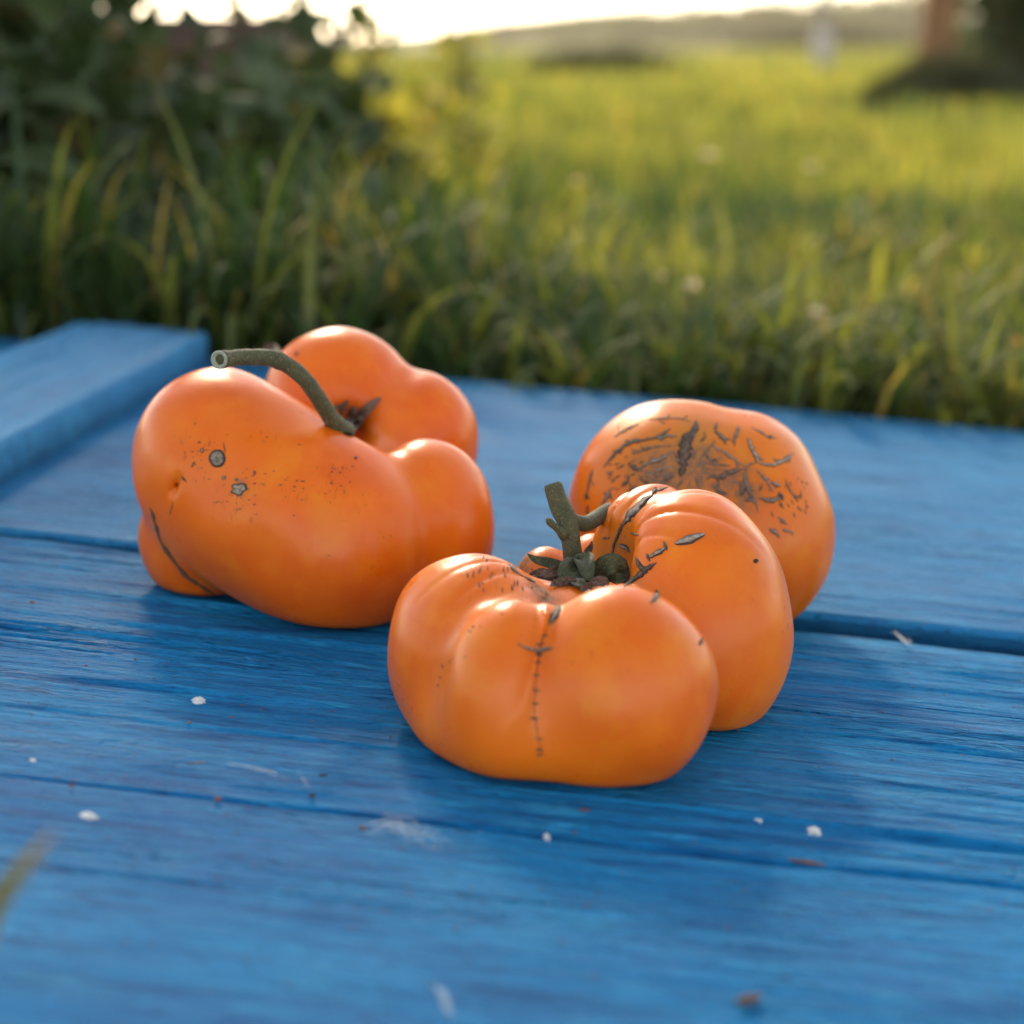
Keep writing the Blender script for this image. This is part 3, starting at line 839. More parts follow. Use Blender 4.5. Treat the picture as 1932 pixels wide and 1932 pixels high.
# ---- right tomato
S_R = Lobed(LOBES_RIGHT)
LOC_R = np.array((*pb(1320, 1000, .705)[:2], 0.0))
M_SKIN_R = skin('orange_skin_right', (.65, .118, .001), (.70, .152, .002), (.72, .18, .005), (.36, .17, .03), 9)
H = lambda x, y: hit(S_R, *z3([(x, y)])[0])[0]
R_ROOT = fruit(S_R, .0010, M_SKIN_R, 'rear orange tomato lying on its side, its cracked and scarred end turned to the viewer', LOC_R, [(H(960, 540), .030)],
               [(H(650, 560), .013), (H(1630, 640), .009), (H(780, 480), .012), (H(1180, 430), .012)], [(H(1080, 520), .012), (H(820, 540), .012), (H(1280, 620), .010), (H(980, 450), .009)])
sc_r = [
    ([(1045, 222), (1012, 290), (978, 380), (960, 470), (948, 560)], 50, .0), ([(1055, 230), (1030, 300), (1005, 370)], 13, .7), ([(975, 290), (950, 400), (935, 500)], 10, .5),
    ([(890, 265), (800, 320), (700, 340), (640, 355), (560, 420), (490, 505)], 17, .15), ([(760, 215), (850, 208), (940, 210), (1005, 228)], 6, .5), ([(555, 318), (630, 270), (700, 240)], 7, .4),
    ([(925, 315), (860, 316), (800, 330)], 17, .55), ([(920, 370), (800, 375), (700, 405), (650, 420)], 9, .3), ([(905, 400), (840, 440), (760, 470), (670, 520)], 18, .5), ([(640, 480), (700, 505)], 19, .05),
    ([(900, 490), (820, 510), (740, 560)], 11, .6), ([(575, 505), (622, 478)], 8, .2), ([(515, 545), (552, 518)], 9, .3), ([(598, 612), (642, 568)], 13, .05), ([(635, 645), (685, 600)], 12, .1),
    ([(540, 615), (505, 685), (478, 725)], 14, .5), ([(430, 505), (410, 580), (395, 645)], 9, .2), ([(396, 635), (390, 695)], 11, .05), ([(402, 715), (394, 775)], 8, .2), ([(555, 562), (592, 543)], 7, .1), ([(700, 560), (765, 592)], 10, .1),
    ([(1340, 320), (1365, 380), (1395, 440), (1402, 475)], 18, .85), ([(1615, 412), (1560, 455), (1490, 480), (1400, 472)], 17, 1.0), ([(1400, 465), (1340, 490), (1325, 560), (1350, 640), (1385, 700), (1406, 765)], 13, .4),
    ([(1325, 498), (1240, 530), (1170, 560), (1120, 540)], 20, .12), ([(1115, 362), (1190, 400), (1260, 450), (1325, 492)], 10, .6), ([(1388, 505), (1440, 560), (1492, 645)], 10, .6), ([(1145, 282), (1190, 320), (1218, 365)], 14, .3),
    ([(1292, 250), (1275, 300), (1253, 358)], 15, .45), ([(1162, 230), (1150, 285)], 11, .2), ([(1365, 262), (1420, 290), (1480, 333)], 7, .5), ([(1155, 335), (1100, 400), (1055, 445)], 9, .3), ([(1095, 415), (1135, 475)], 8, .2),
    ([(1058, 352), (1102, 306)], 7, .2), ([(1405, 678), (1480, 692), (1552, 668)], 18, .3), ([(1528, 645), (1552, 695)], 16, .05), ([(1290, 580), (1312, 635), (1295, 665)], 18, .1), ([(1325, 692), (1375, 684)], 13, .3),
    ([(1475, 582), (1535, 612)], 15, .6), ([(1523, 685), (1552, 742)], 8, .2), ([(1518, 785), (1578, 838)], 11, .45), ([(1478, 755), (1492, 792)], 6, .2), ([(1462, 858), (1532, 892)], 17, .55), ([(1542, 858), (1614, 883)], 14, .55),
    ([(1560, 560), (1590, 630), (1625, 690)], 6, .3), ([(1130, 600), (1180, 640), (1230, 650)], 12, .2), ([(1170, 560), (1160, 620)], 10, .3), ([(1430, 590), (1405, 640)], 10, .2), ([(860, 560), (900, 545)], 9, .3),
]
rng = np.random.RandomState(12)
for k in range(18):
    x, y = rng.uniform(1560, 1690), rng.uniform(570, 760); sc_r.append(([(x, y), (x + rng.uniform(4, 14), y + rng.uniform(14, 34))], rng.uniform(3, 5), .1))
for k in range(22):
    a = rng.uniform(0, 2 * math.pi); r0 = rng.uniform(60, 120); r1 = r0 + rng.uniform(30, 80)
    sc_r.append(([(1000 + r0 * math.cos(a) * 1.3, 500 + r0 * math.sin(a) * .8), (1000 + r1 * math.cos(a + .1) * 1.3, 500 + r1 * math.sin(a + .1) * .8)], rng.uniform(4, 8), rng.uniform(0, .5)))
for k in range(26):
    x, y = rng.uniform(480, 860), rng.uniform(440, 680); l = rng.uniform(12, 34); sc_r.append(([(x, y), (x + l, y - l * rng.uniform(.3, .8))], rng.uniform(3, 7), rng.uniform(0, .25)))
rng = np.random.RandomState(31)
for P, hw, tone in list(sc_r)[:52]:
    Q = spline(P, 12); L = np.hypot(*(Q[-1] - Q[0]))
    for b in range(int(L > 60) + int(L > 130) + int(L > 190)):            # torn side branches
        k = rng.randint(2, 10); T = Q[k + 1] - Q[k]; T = T / (np.hypot(*T) + 1e-6); a = rng.choice((-1, 1)) * rng.uniform(.4, 1.0)
        D = np.array((T[0] * math.cos(a) - T[1] * math.sin(a), T[0] * math.sin(a) + T[1] * math.cos(a))); l = rng.uniform(24, 58)
        sc_r.append(([tuple(Q[k]), tuple(Q[k] + D * l * .5 + rng.normal(size=2) * 3), tuple(Q[k] + D * l)], hw * rng.uniform(.25, .45) + 2, min(1, tone * rng.uniform(.4, 1.1))))
for i, (P, hw, tone) in enumerate(sc_r):
    add_scar(S_R, R_ROOT, z3(P), hw * .275, min(1, tone * 1.1 + .08), 500 + i, loc=LOC_R, jag=.42)
# ------------------------------------------------------------------ small litter on the planks
def litter(name, label, cat, u, v, V, F, mat, group=None, attrs=None, h=.0012):
    P = onboard(float(u), float(v), h)
    o = mesh_obj(name, np.asarray(V, float), F, mat, attrs=attrs); put_b(o, P)
    return tag(o, label, cat, group)

def seed_shape(l, w, hgt, seed, bend=0.0):
    n, m = 10, 9
    s = np.linspace(0, 1, n); th = np.arange(m) / m * 2 * math.pi
    r = np.sin(np.pi * np.clip(s, .02, .98)) ** .7 * (1 - .35 * s)
    k = 1 + .25 * vnoise(s[:, None] * 5, np.arange(m)[None] * .9, seed)
    x = (s - .5)[:, None] * l + 0 * th; y = r[:, None] * w / 2 * np.cos(th) * k + bend * l * (s[:, None] - .5) ** 2; z = r[:, None] * hgt / 2 * np.sin(th) * k + hgt * .42
    V = np.stack([x, y, z], -1).reshape(-1, 3); F = grid_faces(n, m, True).tolist() + [tuple(range(m))[::-1], tuple((n - 1) * m + i for i in range(m))]
    return V, F
def rotz(V, deg):
    a = math.radians(deg); c, s_ = math.cos(a), math.sin(a); V = np.array(V); return np.stack([V[:, 0] * c - V[:, 1] * s_, V[:, 0] * s_ + V[:, 1] * c, V[:, 2]], -1)
def husk_mat(name, a, b):
    t = NT(name); n = t.noise(t.scale(t.obj(), 300, 1200, 300), 1, 4, .6)
    return t.finish(t.principled(Base_Color=t.mix(t.rng(n, .35, .65), a, b), Roughness=.7, Normal=t.bump(n, .6, .0003)))
M_HUSK = husk_mat('brown_husk', (.045, .018, .010), (.14, .055, .03)); M_DARK = husk_mat('dark_seed', (.012, .008, .006), (.04, .022, .014)); M_TWIG = husk_mat('dry_twig', (.10, .07, .05), (.24, .18, .13))
M_RUST = husk_mat('rusty_crumb', (.10, .025, .012), (.20, .06, .025))
for nm, lb, ct, u, v, l, w, hh, rot, mt in (
    ('bud_scale', 'reddish brown bud scale lying in the joint of the front plank', 'bud scale', 1522, 1631, .0105, .0019, .0013, -4, M_HUSK),
    ('seed_husk', 'blurred brown seed husk on the front plank near the lower edge', 'seed husk', 1413, 1893, .0078, .0031, .0025, 38, M_HUSK),
    ('seed', 'round black seed below the pale web on the second plank', 'seed', 589, 1505, .0020, .0016, .0015, 20, M_DARK),
    ('dry_twig', 'short dry grey twig between the white paint speck and the front joint', 'twig', 372, 1441, .0072, .0007, .0007, 32, M_TWIG),
    ('dark_grub_husk', 'tiny dark curled husk beside the end of the pale web', 'husk', 610, 1464, .0030, .0009, .0008, 22, M_DARK),
    ('rusty_crumb', 'rust red crumb lodged on the front joint, above the dark knot', 'crumb', 411, 1510, .0026, .0014, .0011, 5, M_RUST),
    ('rusty_crumb', 'small rust crumb just left of the thin front joint start', 'crumb', 136, 1485, .0018, .0011, .0009, 0, M_RUST),
    ('seed', 'pale brown seed with a white bristle under the left tomato', 'seed', 357, 1366, .0015, .0012, .0012, 70, M_TWIG),
    ('bark_crumb', 'dark brown bark crumb in the shadow under the front tomato', 'crumb', 1104, 1531, .0042, .0013, .0010, 16, M_HUSK),
    ('rusty_crumb', 'rust crumb on the plank right of the white bristled seed', 'crumb', 437, 1354, .0013, .0009, .0006, 0, M_RUST),
    ('bark_crumb', 'brown bark crumb at the left of the ragged white web', 'crumb', 684, 1566, .0030, .0017, .0013, -18, M_HUSK),
    ('rusty_crumb', 'rust speck on the far plank left of the left tomato', 'crumb', 62, 1138, .0022, .0013, .0010, 0, M_RUST),
):
    V, F = seed_shape(l, w, hh, int(u), .25 if 'grub' in nm or 'bark' in nm else .05)
    litter(nm, lb, ct, u, v, rotz(V, rot), F, mt, 'small litter on the planks')
# scattered nameless specks of bark and rust, one by one uncountable
rng = np.random.RandomState(77); parts = []
for k in range(130):
    u, v = rng.uniform(0, 1932), rng.uniform(1150, 1900)
    P = onboard(u, v, .0006); V, F = seed_shape(rng.uniform(.0006, .0016), rng.uniform(.0004, .0009), .0005, k); parts.append((rotz(V, rng.uniform(0, 180)) + P, F))
V, F = join(parts); o = mesh_obj('dirt', V, F, M_RUST); put_b(o, (0, 0, 0)); tag(o, 'fine rusty dirt specks strewn over the blue planks', None, None, 'stuff')

t = NT('bare_white_fleck'); n = t.noise(t.scale(t.obj(), 700, 2500, 700), 1, 4, .7)
M_FLECK = t.finish(t.principled(Base_Color=t.mix(t.rng(n, .4, .6), (.75, .72, .66), (.45, .50, .55)), Roughness=.8))
for u, v, w, hgt, sd, lab in ((375, 1317, 13, 6, 1, 'worn white paint fleck under the left tomato'), (62, 1433, 10, 4, 2, 'white paint fleck near the left end'), (1431, 1545, 13, 7, 3, 'white paint fleck right of the front tomato'), (1536, 1562, 15, 12, 4, 'star shaped white fleck, the rightmost'), (1032, 1574, 6, 5, 5, 'small white dot under the front tomato'), (168, 1535, 16, 5, 6, 'pale fleck on the front plank')):
    th = np.arange(26) / 26 * 2 * math.pi; rg = np.random.RandomState(sd)
    r = 1 + .55 * (rg.rand(26) - .5) * 1.5; rr = np.array((.01, .55, 1.0))
    U = u + rr[:, None] * w * r * np.cos(th); W = v + rr[:, None] * hgt * r * np.sin(th) + .11 * (U - u)
    P = onboard(U, W, .0013 if v < 1568 else .0008); P[..., 2] -= np.array((0, .0001, .0012))[:, None]
    o = mesh_obj('paint_fleck', P.reshape(-1, 3), grid_faces(3, 26, True), M_FLECK, platform); o['label'] = lab
# dark knot on the front plank
V, F = seed_shape(.006, .0075, .0012, 9); o = mesh_obj('knot', rotz(V, 10) + onboard(275., 1618., -.0002), F, paint('blue_paint_knot', 8), platform)

t = NT('web_fluff'); M_WEB = t.finish(t.principled(Base_Color=(.80, .80, .80), Roughness=.6, Alpha=.20))
def fluff(label, pts, n, spread, thick, seed, hgt=.002):
    rg = np.random.RandomState(seed); parts = []
    base = spline(pts, 12)
    for k in range(n):
        a, b = sorted(rg.uniform(0, 11, 2)); 
        if b - a < 2: b = min(11, a + 2.5)
        idx = np.linspace(a, b, 6); q = np.stack([np.interp(idx, np.arange(12), base[:, i]) for i in range(2)], -1) + rg.normal(size=(6, 2)) * spread * .35 + rg.normal(size=2) * spread * .7
        hh = np.abs(rg.normal()) * hgt * np.sin(np.linspace(0, math.pi, 6)) + .0010
        P = np.array([onboard(float(x), float(y), float(h_)) for (x, y), h_ in zip(q, hh)])
        parts.append(tube(spline(P, 10), thick * rg.uniform(.5, 1.3), 4, 0, k, False))
    V, F = join(parts); loc = onboard(float(pts[0][0]), float(pts[0][1]))
    o = mesh_obj('web_fluff', V, F, M_WEB, loc=loc); put_b(o, loc); return tag(o, label, 'web fluff', 'wisps of white web fluff on the planks')
fluff('ragged white web fluff caught on the front joint below the front tomato', [(690, 1566), (740, 1555), (790, 1575), (840, 1592)], 34, 12, .00007, 1, .0010)
fluff('thin pale web thread curving across the second plank left of the front tomato', [(420, 1440), (480, 1448), (520, 1462), (545, 1472)], 12, 2.5, .00008, 2, .0006)
fluff('short wisp of web beside the round black seed', [(560, 1445), (575, 1470), (590, 1488)], 10, 3, .00007, 3, .0006)
fluff('white fluff stuck in the wide joint right of the front tomato', [(1684, 1190), (1700, 1204), (1716, 1216)], 34, 5, .00010, 4, .0015)
fluff('blurred pale wisp near the lower edge of the front plank', [(815, 1845), (840, 1880), (850, 1915)], 18, 6, .00010, 5, .001)

# ------------------------------------------------------------------ grass
def leafy(name, lo, hi, warm, trans=.45, rough=.5):
    """Thin leaf: diffuse, light passing through, a little gloss; attribute tint mixes the colours."""
    t = NT(name)
    a = t.attr('tint').outputs['Fac']; dry = t.attr('dry').outputs['Fac']
    c = t.mix(a, lo, hi); c = t.mix(dry, c, warm)
    d = t.n('ShaderNodeBsdfDiffuse'); t.set(d, 'Color', c)
    tr = t.n('ShaderNodeBsdfTranslucent'); t.set(tr, 'Color', t.mix(.35, c, (.30, .30, .03), 'ADD') if False else t.mix(.5, c, t.mix(1.0, c, (1.7, 1.6, .8), 'MULTIPLY')))
    gl = t.n('ShaderNodeBsdfGlossy'); t.set(gl, 'Roughness', rough); t.set(gl, 'Color', (.8, .85, .85, 1))
    m1 = t.n('ShaderNodeMixShader'); t.set(m1, 0, trans); t.t.links.new(d.outputs[0], m1.inputs[1]); t.t.links.new(tr.outputs[0], m1.inputs[2])
    m2 = t.n('ShaderNodeMixShader'); t.set(m2, 0, .035); t.t.links.new(m1.outputs[0], m2.inputs[1]); t.t.links.new(gl.outputs[0], m2.inputs[2])
    return t.finish(m2.outputs[0])
M_GRASS = leafy('grass_blade', (.030, .066, .015), (.226, .230, .038), (.42, .29, .06), .56)
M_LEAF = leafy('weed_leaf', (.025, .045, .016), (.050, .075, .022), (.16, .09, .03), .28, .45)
M_LEAF2 = leafy('sun_tinted_leaf', (.16, .17, .025), (.30, .27, .04), (.35, .24, .06), .5, .5)  # sunlight on the yellow weeds is put into this leaf colour

def blades(x, y, h, w, az, lean, droop, rows, tint, dry, z=None):
    """Arched tapering blades; every argument an array. Returns V, Q, tint, dry."""
    n = len(x); s = np.linspace(0, 1, rows)[None]
    z0 = (ground_z(x, y) if z is None else z) - .004
    d = lean[:, None] * s + droop[:, None] * s ** 2.4                  # angle from upright along the blade
    ds = h[:, None] / (rows - 1)
    r = np.concatenate([np.zeros((n, 1)), np.cumsum(np.sin(d[:, :-1]) * ds, 1)], 1)
    zz = np.concatenate([np.zeros((n, 1)), np.cumsum(np.cos(d[:, :-1]) * ds, 1)], 1)
    ca, sa = np.cos(az)[:, None], np.sin(az)[:, None]
    ww = w[:, None] * (1 - s ** 2.2) * (.75 + .6 * s * (1 - s)) + .0002
    tw = az + math.pi / 2
    cx, cy = np.cos(tw)[:, None], np.sin(tw)[:, None]
    X = x[:, None] + r * ca; Y = y[:, None] + r * sa; Z = z0[:, None] + zz
    L = np.stack([X - ww * cx, Y - ww * cy, Z], -1); R = np.stack([X + ww * cx, Y + ww * cy, Z], -1)
    V = np.stack([L, R], 2).reshape(-1, 3)
    b = (np.arange(n) * rows * 2)[:, None]; k = np.arange(rows - 1)[None] * 2
    Q = np.stack([b + k, b + k + 1, b + k + 3, b + k + 2], -1).reshape(-1, 4)
    return V, Q, np.repeat(tint, rows * 2), np.repeat(dry, rows * 2)

def on_platform(x, y):
    return (y < 1.10 + .0 * x) | ((y < 1.135) & (x < -.2))
rng = np.random.RandomState(4)
BV, BQ, BT, BD, nv = [], [], [], [], 0
def scatter(n, d0, d1, hfun, w0, rows, side, lean=.72):
    global nv
    y = d0 + (d1 - d0) * rng.rand(n) ** 1.0
    x = (rng.rand(n) * 2 - 1) * (y * .285 + side)
    keep = ~((plane_edge(x) > y)); x, y = x[keep], y[keep]; n = len(x)
    cl = np.clip(.5 + 1.3 * vnoise(x * 6, y * 5, 31) + .6 * vnoise(x * 17, y * 14, 32), 0, 1)
    h = hfun(x, y) * rng.uniform(.55, 1.25, n) * (.55 + .7 * cl)
    az = rng.uniform(0, 2 * math.pi, n)
    tint = np.clip(.42 + .8 * vnoise(x * .6, y * .35, 36) + 1.0 * vnoise(x * 3, y * 2.2, 33) + rng.normal(size=n) * .28 + np.clip((x / y + .05) * 1.6, -.35, .3), 0, 1)
    dry = (rng.rand(n) < .05) * rng.uniform(.3, 1, n)
    v, q, a, b = blades(x, y, h, w0 * rng.uniform(.6, 1.4, n), az, rng.uniform(.15, 1.75, n) * lean, rng.uniform(.2, 2.0, n), rows, tint, dry)
    BV.append(v); BQ.append(q + nv); BT.append(a); BD.append(b); nv += len(v)
_pe = T3 @ np.array((1.0, 0, 0))
def plane_edge(x):
    """World y of the platform's back edge at world x."""
    A = np.array(TM @ Vector((-.5, 1.140, 0))); B = np.array(TM @ Vector((.6, 1.140, 0)))
    return A[1] + (B[1] - A[1]) * (np.asarray(x) - A[0]) / (B[0] - A[0])
def tall_left(x, y):
    k = np.clip((-.02 - x / y) / .16, 0, 1)
    return .060 + .035 * k + .02 * np.clip((y - 2) / 3, 0, 1)
scatter(17000, 1.10, 1.60, lambda x, y: tall_left(x, y) * 1.2, .0030, 6, .52, .8)
scatter(20000, 1.6, 2.6, lambda x, y: tall_left(x, y) * 1.2, .0038, 5, .60, .8)
scatter(18000, 2.6, 5.5, lambda x, y: .075 + .05 * np.clip((-.05 - x / y) / .15, 0, 1), .0050, 3, .7)
scatter(24000, 5.5, 15, lambda x, y: .085 + 0 * x, .012, 3, .6)
scatter(24000, 15, 90, lambda x, y: .12 + 0 * x, .05, 2, 1.0)
# long arching blades, mostly left of the middle
arch = lambda x, y: .085 + .075 * np.clip((.05 - x / y) / .12, 0, 1)
scatter(1300, 1.10, 1.45, arch, .0034, 8, .12, .95)
scatter(1600, 1.45, 2.4, lambda x, y: arch(x, y) * 1.15, .0042, 7, .2, .9)
scatter(900, 2.4, 4.0, lambda x, y: arch(x, y) * 1.2, .0055, 6, .2, .8)
scatter(420, 1.10, 1.34, lambda x, y: (.12 + .05 * np.clip((.05 - x / y) / .12, 0, 1)) * (x < .30), .0042, 10, .05, 1.3)
scatter(420, 1.34, 1.9, lambda x, y: .15 + .04 * np.clip((.05 - x / y) / .12, 0, 1), .0046, 9, .1, 1.25)
for k_ in (-2, -1): BT[k_] = np.clip(BT[k_] * .5 + .5, 0, 1)
o = big_mesh('grass', np.vstack(BV), np.vstack(BQ), M_GRASS, {'tint': np.concatenate(BT), 'dry': np.concatenate(BD)})
tag(o, 'green and yellow meadow grass growing behind the blue platform', None, None, 'stuff')

def hero(label, pix, d, w, tint, dry, mat=None, group='single long grass blades'):
    path = np.array([wpt(u, v, dd) for (u, v), dd in zip(pix, d)])
    P = spline(path, 24); T = np.gradient(P, axis=0); T /= np.linalg.norm(T, axis=1)[:, None]
    S = np.cross(T, FW + np.array((.2, 0, .3))); S /= np.linalg.norm(S, axis=1)[:, None]; N = np.cross(S, T)
    s = np.linspace(0, 1, 24); ww = w * np.clip(1.02 - s ** 2.5, 0, 1) * (.8 + .5 * s * (1 - s))
    V = P[:, None] + S[:, None] * (np.array((-1, 0, 1.0))[None] * ww[:, None])[..., None] + N[:, None] * (np.array((.35, 0, .35))[None] * ww[:, None])[..., None]
    V2 = V - N[:, None] * .00025
    F = grid_faces(24, 3); m = 72
    Fs = np.vstack([F, F[:, ::-1] + m]); VV = np.vstack([V.reshape(-1, 3), V2.reshape(-1, 3)])
    o = mesh_obj('grass_stalk', VV, Fs, mat or M_GRASS, attrs={'tint': np.full(len(VV), tint), 'dry': np.tile(np.repeat(np.clip(s * 2 - 1.2, 0, 1) * .8 + dry, 3), 2).clip(0, 1)}, loc=path[0])
    o.location = path[0]
    return tag(o, label, 'grass blade', group)
hero('long pale grass blade slanting up to the left behind the bent stem', [(600, 640), (530, 560), (440, 440), (370, 360), (310, 298)], [1.26, 1.27, 1.28, 1.30, 1.30], .0036, 1.0, .15)
hero('arching grass blade drooping over the platform edge beside the left tomato', [(700, 640), (735, 575), (790, 560), (840, 620), (870, 680), (925, 716)], [1.25, 1.24, 1.22, 1.20, 1.18, 1.165], .0036, .9, .05)
hero('bright yellow upright grass blade far right in the meadow', [(1745, 560), (1765, 510), (1790, 430)], [1.30, 1.31, 1.33], .005, 1.0, .25)
hero('yellow grass blade leaning left under the bright upright one', [(1775, 655), (1755, 600), (1735, 545)], [1.24, 1.25, 1.26], .005, 1.0, .3)
hero('drooping dull grass blade at the far left of the meadow', [(60, 640), (30, 450), (60, 360), (130, 350), (200, 460)], [1.35, 1.38, 1.40, 1.38, 1.35], .005, .6, 0)
for k, (u, dx, lb) in enumerate(((985, 25, 'short grass blade tip over the platform edge near the left tomato'), (1420, 30, 'short blade drooping over the edge above the right tomato'), (1545, 22, 'pale blade tip hanging over the plank edge right of the right tomato'), (1675, -28, 'brownish blade tip over the plank edge near the right side'), (1850, 30, 'short blade over the plank edge at the far right'))):
    e = np.interp(u, (790, 1932), (712, 815))
    hero(lb, [(u - dx * 1.4, e - 60), (u - dx * .8, e - 72), (u - dx * .2, e - 30), (u, e + 14)], [1.19, 1.18, 1.165, 1.15], .0030, .8, .2 if k != 3 else .7)
hero('blurred grass blade with a reddish tip close to the viewer, crossing the front plank', [(-70, 1900), (-20, 1730), (40, 1640), (108, 1562)], [.300, .295, .290, .288], .0020, .75, .25, group='grass blades near the viewer')

# dew and sun glints in the grass, built as added pale flower heads
t = NT('glint_flower'); M_GLINT = t.finish(t.principled(Base_Color=(.88, .70, .46), Roughness=.7, Subsurface_Weight=.4, Subsurface_Scale=.004))
t = NT('orange_petal'); M_PETAL = t.finish(t.principled(Base_Color=(.75, .25, .03), Roughness=.6))
def flower(label, u, v, d, r, mat=M_GLINT, name='flower'):
    P = wpt(u, v, d); gz = float(ground_z(P[0], P[1])); root = empty(name, (P[0], P[1], gz)); tag(root, label, 'flower', 'small flowers in the grass')
    parts = []
    rg = np.random.RandomState(int(u))
    for k in range(12):
        a = k / 12 * 2 * math.pi + rg.rand() * .3; tilt = rg.uniform(.2, .9)
        dr = np.array((math.cos(a) * math.cos(tilt), math.sin(a) * math.cos(tilt), math.sin(tilt))); sd = np.array((-math.sin(a), math.cos(a), 0))
        c = np.array((0, 0, P[2] - gz)); s = np.linspace(0, 1, 4); ww = np.array((.12, .26, .28, .08)) * r
        L = c + dr * s[:, None] * r - sd * ww[:, None]; R = c + dr * s[:, None] * r + sd * ww[:, None]
        parts.append((np.stack([L, R], 1).reshape(-1, 3), grid_faces(4, 2)))
    V, F = join(parts); mesh_obj('petal_head', V, F, mat, root)
    V, F = tube(np.array([(0, 0, -.003), (r * .2, 0, (P[2] - gz) * .5), (0, 0, P[2] - gz)]), .0008, 6); mesh_obj('flower_stalk', V, F, M_STEM, root)
for u, v, d, r, lb in ((1302, 545, 1.45, 0.0087, 'brightest small glint in the middle of the meadow, built as a pale flower'), (1250, 527, 1.50, 0.0080, 'dim glint built as a pale flower, just left of the brightest one'), (1540, 597, 1.36, 0.0084, 'glint built as a pale flower, alone right of the meadow middle, low in the grass'),
                       (1093, 350, 2.0, .0105, 'glint built as a pale flower above the right tomato'), (1337, 298, 2.3, .0125, 'glint built as a pale flower, farthest back in the right meadow'), (754, 240, 2.6, .015, 'glint built as a pale flower in the sunny weeds above the left tomato'),
                       (1655, 597, 1.36, 0.0080, 'faint glint built as a pale flower close to the platform, rightmost of the pale ones'), (1530, 318, 2.2, .0095, 'faint glint built as a pale flower in the open meadow, upper right')):
    flower(lb, u, v, d, r)
flower('orange flower in the dark grass above the bent tomato stem', 522, 430, 1.45, .0085, M_PETAL)
def fallen_leaf(label, u, v, d, l, rot):
    P = wpt(u, v, d); V, F = ribbon([(-l / 2, 0, 0), (0, .002, .004), (l / 2, 0, .001)], l * .3, (0, -.3, 1), .3, n=8)
    o = mesh_obj('fallen_leaf', rotz(V, rot), F, M_PETAL); o.location = P; tag(o, label, 'leaf', 'orange fallen leaves in the grass')
    V = 0
fallen_leaf('orange fallen leaf standing in the grass behind the right end of the platform', 1690, 705, 1.22, .018, 70)
fallen_leaf('small orange leaf in the grass at the far right edge', 1925, 655, 1.24, .014, 30)

# ------------------------------------------------------------------ weeds and bushes at the left
t = NT('bark'); co = t.obj(); n = t.noise(t.scale(co, 14, 14, 2.5), 1, 6, .65); v_ = t.vor(t.scale(co, 16, 16, 4), 1.0, 'DISTANCE_TO_EDGE')
c = t.mix(t.rng(n, .35, .65), (.16, .075, .035), (.46, .23, .10)); c = t.mix(t.rng(v_.outputs['Distance'], 0, .12, 1, 0), c, (.03, .018, .012))
M_BARK = t.finish(t.principled(Base_Color=c, Roughness=.9, Normal=t.bump(v_.outputs['Distance'], .8, .03)))
def leaf_cloud(n, cx, cy, cz, rx, ry, rz, size, seed, shape=1.0):
    """n small folded leaves spread through an uneven volume; returns V, Q, tint, dry."""
    rg = np.random.RandomState(seed)
    p = rg.normal(size=(n, 3)); p /= np.linalg.norm(p, axis=1)[:, None]; r = rg.rand(n) ** .45
    lump = 1 + .9 * vnoise(p[:, 0] * 2.3 + seed, p[:, 2] * 2.3 + p[:, 1] * 1.7, seed)
    p = p * (r * lump)[:, None] * np.array((rx, ry, rz)) + np.array((cx, cy, cz))
    d = rg.normal(size=(n, 3)) * np.array((1, 1, .6)); d[:, 2] -= .25; d /= np.linalg.norm(d, axis=1)[:, None]
    u = np.cross(d, rg.normal(size=(n, 3))); u /= np.linalg.norm(u, axis=1)[:, None]; nn = np.cross(d, u)
    l = size * rg.uniform(.55, 1.35, n)[:, None]; w = l * .30 * shape
    V = np.stack([p, p + d * l * .45 + u * w + nn * w * .3, p + d * l + nn * -.1 * l, p + d * l * .45 - u * w + nn * w * .3, p + d * l * .5], 1)
    b = (np.arange(n) * 5)[:, None]
    Q = np.concatenate([b + np.array([[0, 1, 4]]), b + np.array([[1, 2, 4]]), b + np.array([[2, 3, 4]]), b + np.array([[3, 0, 4]])], 1).reshape(-1, 3)
    tint = np.clip(rg.rand(n) * .8 + .8 * vnoise(p[:, 0] * 12, p[:, 2] * 12, seed + 1), 0, 1); dry = (rg.rand(n) < .07) * rg.uniform(.3, 1, n)
    return V.reshape(-1, 3), Q, np.repeat(tint, 5), np.repeat(dry, 5)
def weed(label, u0, d, hgt, rad, n, size, seed, mat=M_LEAF, cat='weed', group='leafy weeds beside the meadow', stems=5, name='weed', shape=1.0):
    P = wpt(u0, 85, d); gz = float(ground_z(P[0], P[1])); root = empty(name, (P[0], P[1], gz)); tag(root, label, cat, group)
    V, Q, a, b = leaf_cloud(n, 0, 0, hgt * .55, rad, rad * .8, hgt * .5, size, seed, shape)
    f = big_mesh('foliage', V, Q, mat, {'tint': a, 'dry': b}, root)
    rg = np.random.RandomState(seed + 1)
    for k in range(stems):
        a = rg.uniform(0, 6.28); q = np.array((math.cos(a), math.sin(a), 0)) * rad * rg.uniform(.3, .9)
        V, F = tube(spline([(q[0] * .15, q[1] * .15, -.01), tuple(q * .5 + np.array((0, 0, hgt * .5))), tuple(q + np.array((0, 0, hgt * rg.uniform(.8, 1.05))))], 9), np.linspace(.006, .0015, 9) * (hgt / .4) ** .5, 6)
        mesh_obj('stem', V, F, M_STEM, root)
    return root
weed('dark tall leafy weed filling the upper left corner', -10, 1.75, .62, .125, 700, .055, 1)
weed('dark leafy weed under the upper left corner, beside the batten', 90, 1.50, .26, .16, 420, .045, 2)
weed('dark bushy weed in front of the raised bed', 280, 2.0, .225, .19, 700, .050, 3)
weed('dark weed between the raised bed and the sunny grass', 430, 1.85, .25, .12, 420, .045, 4)
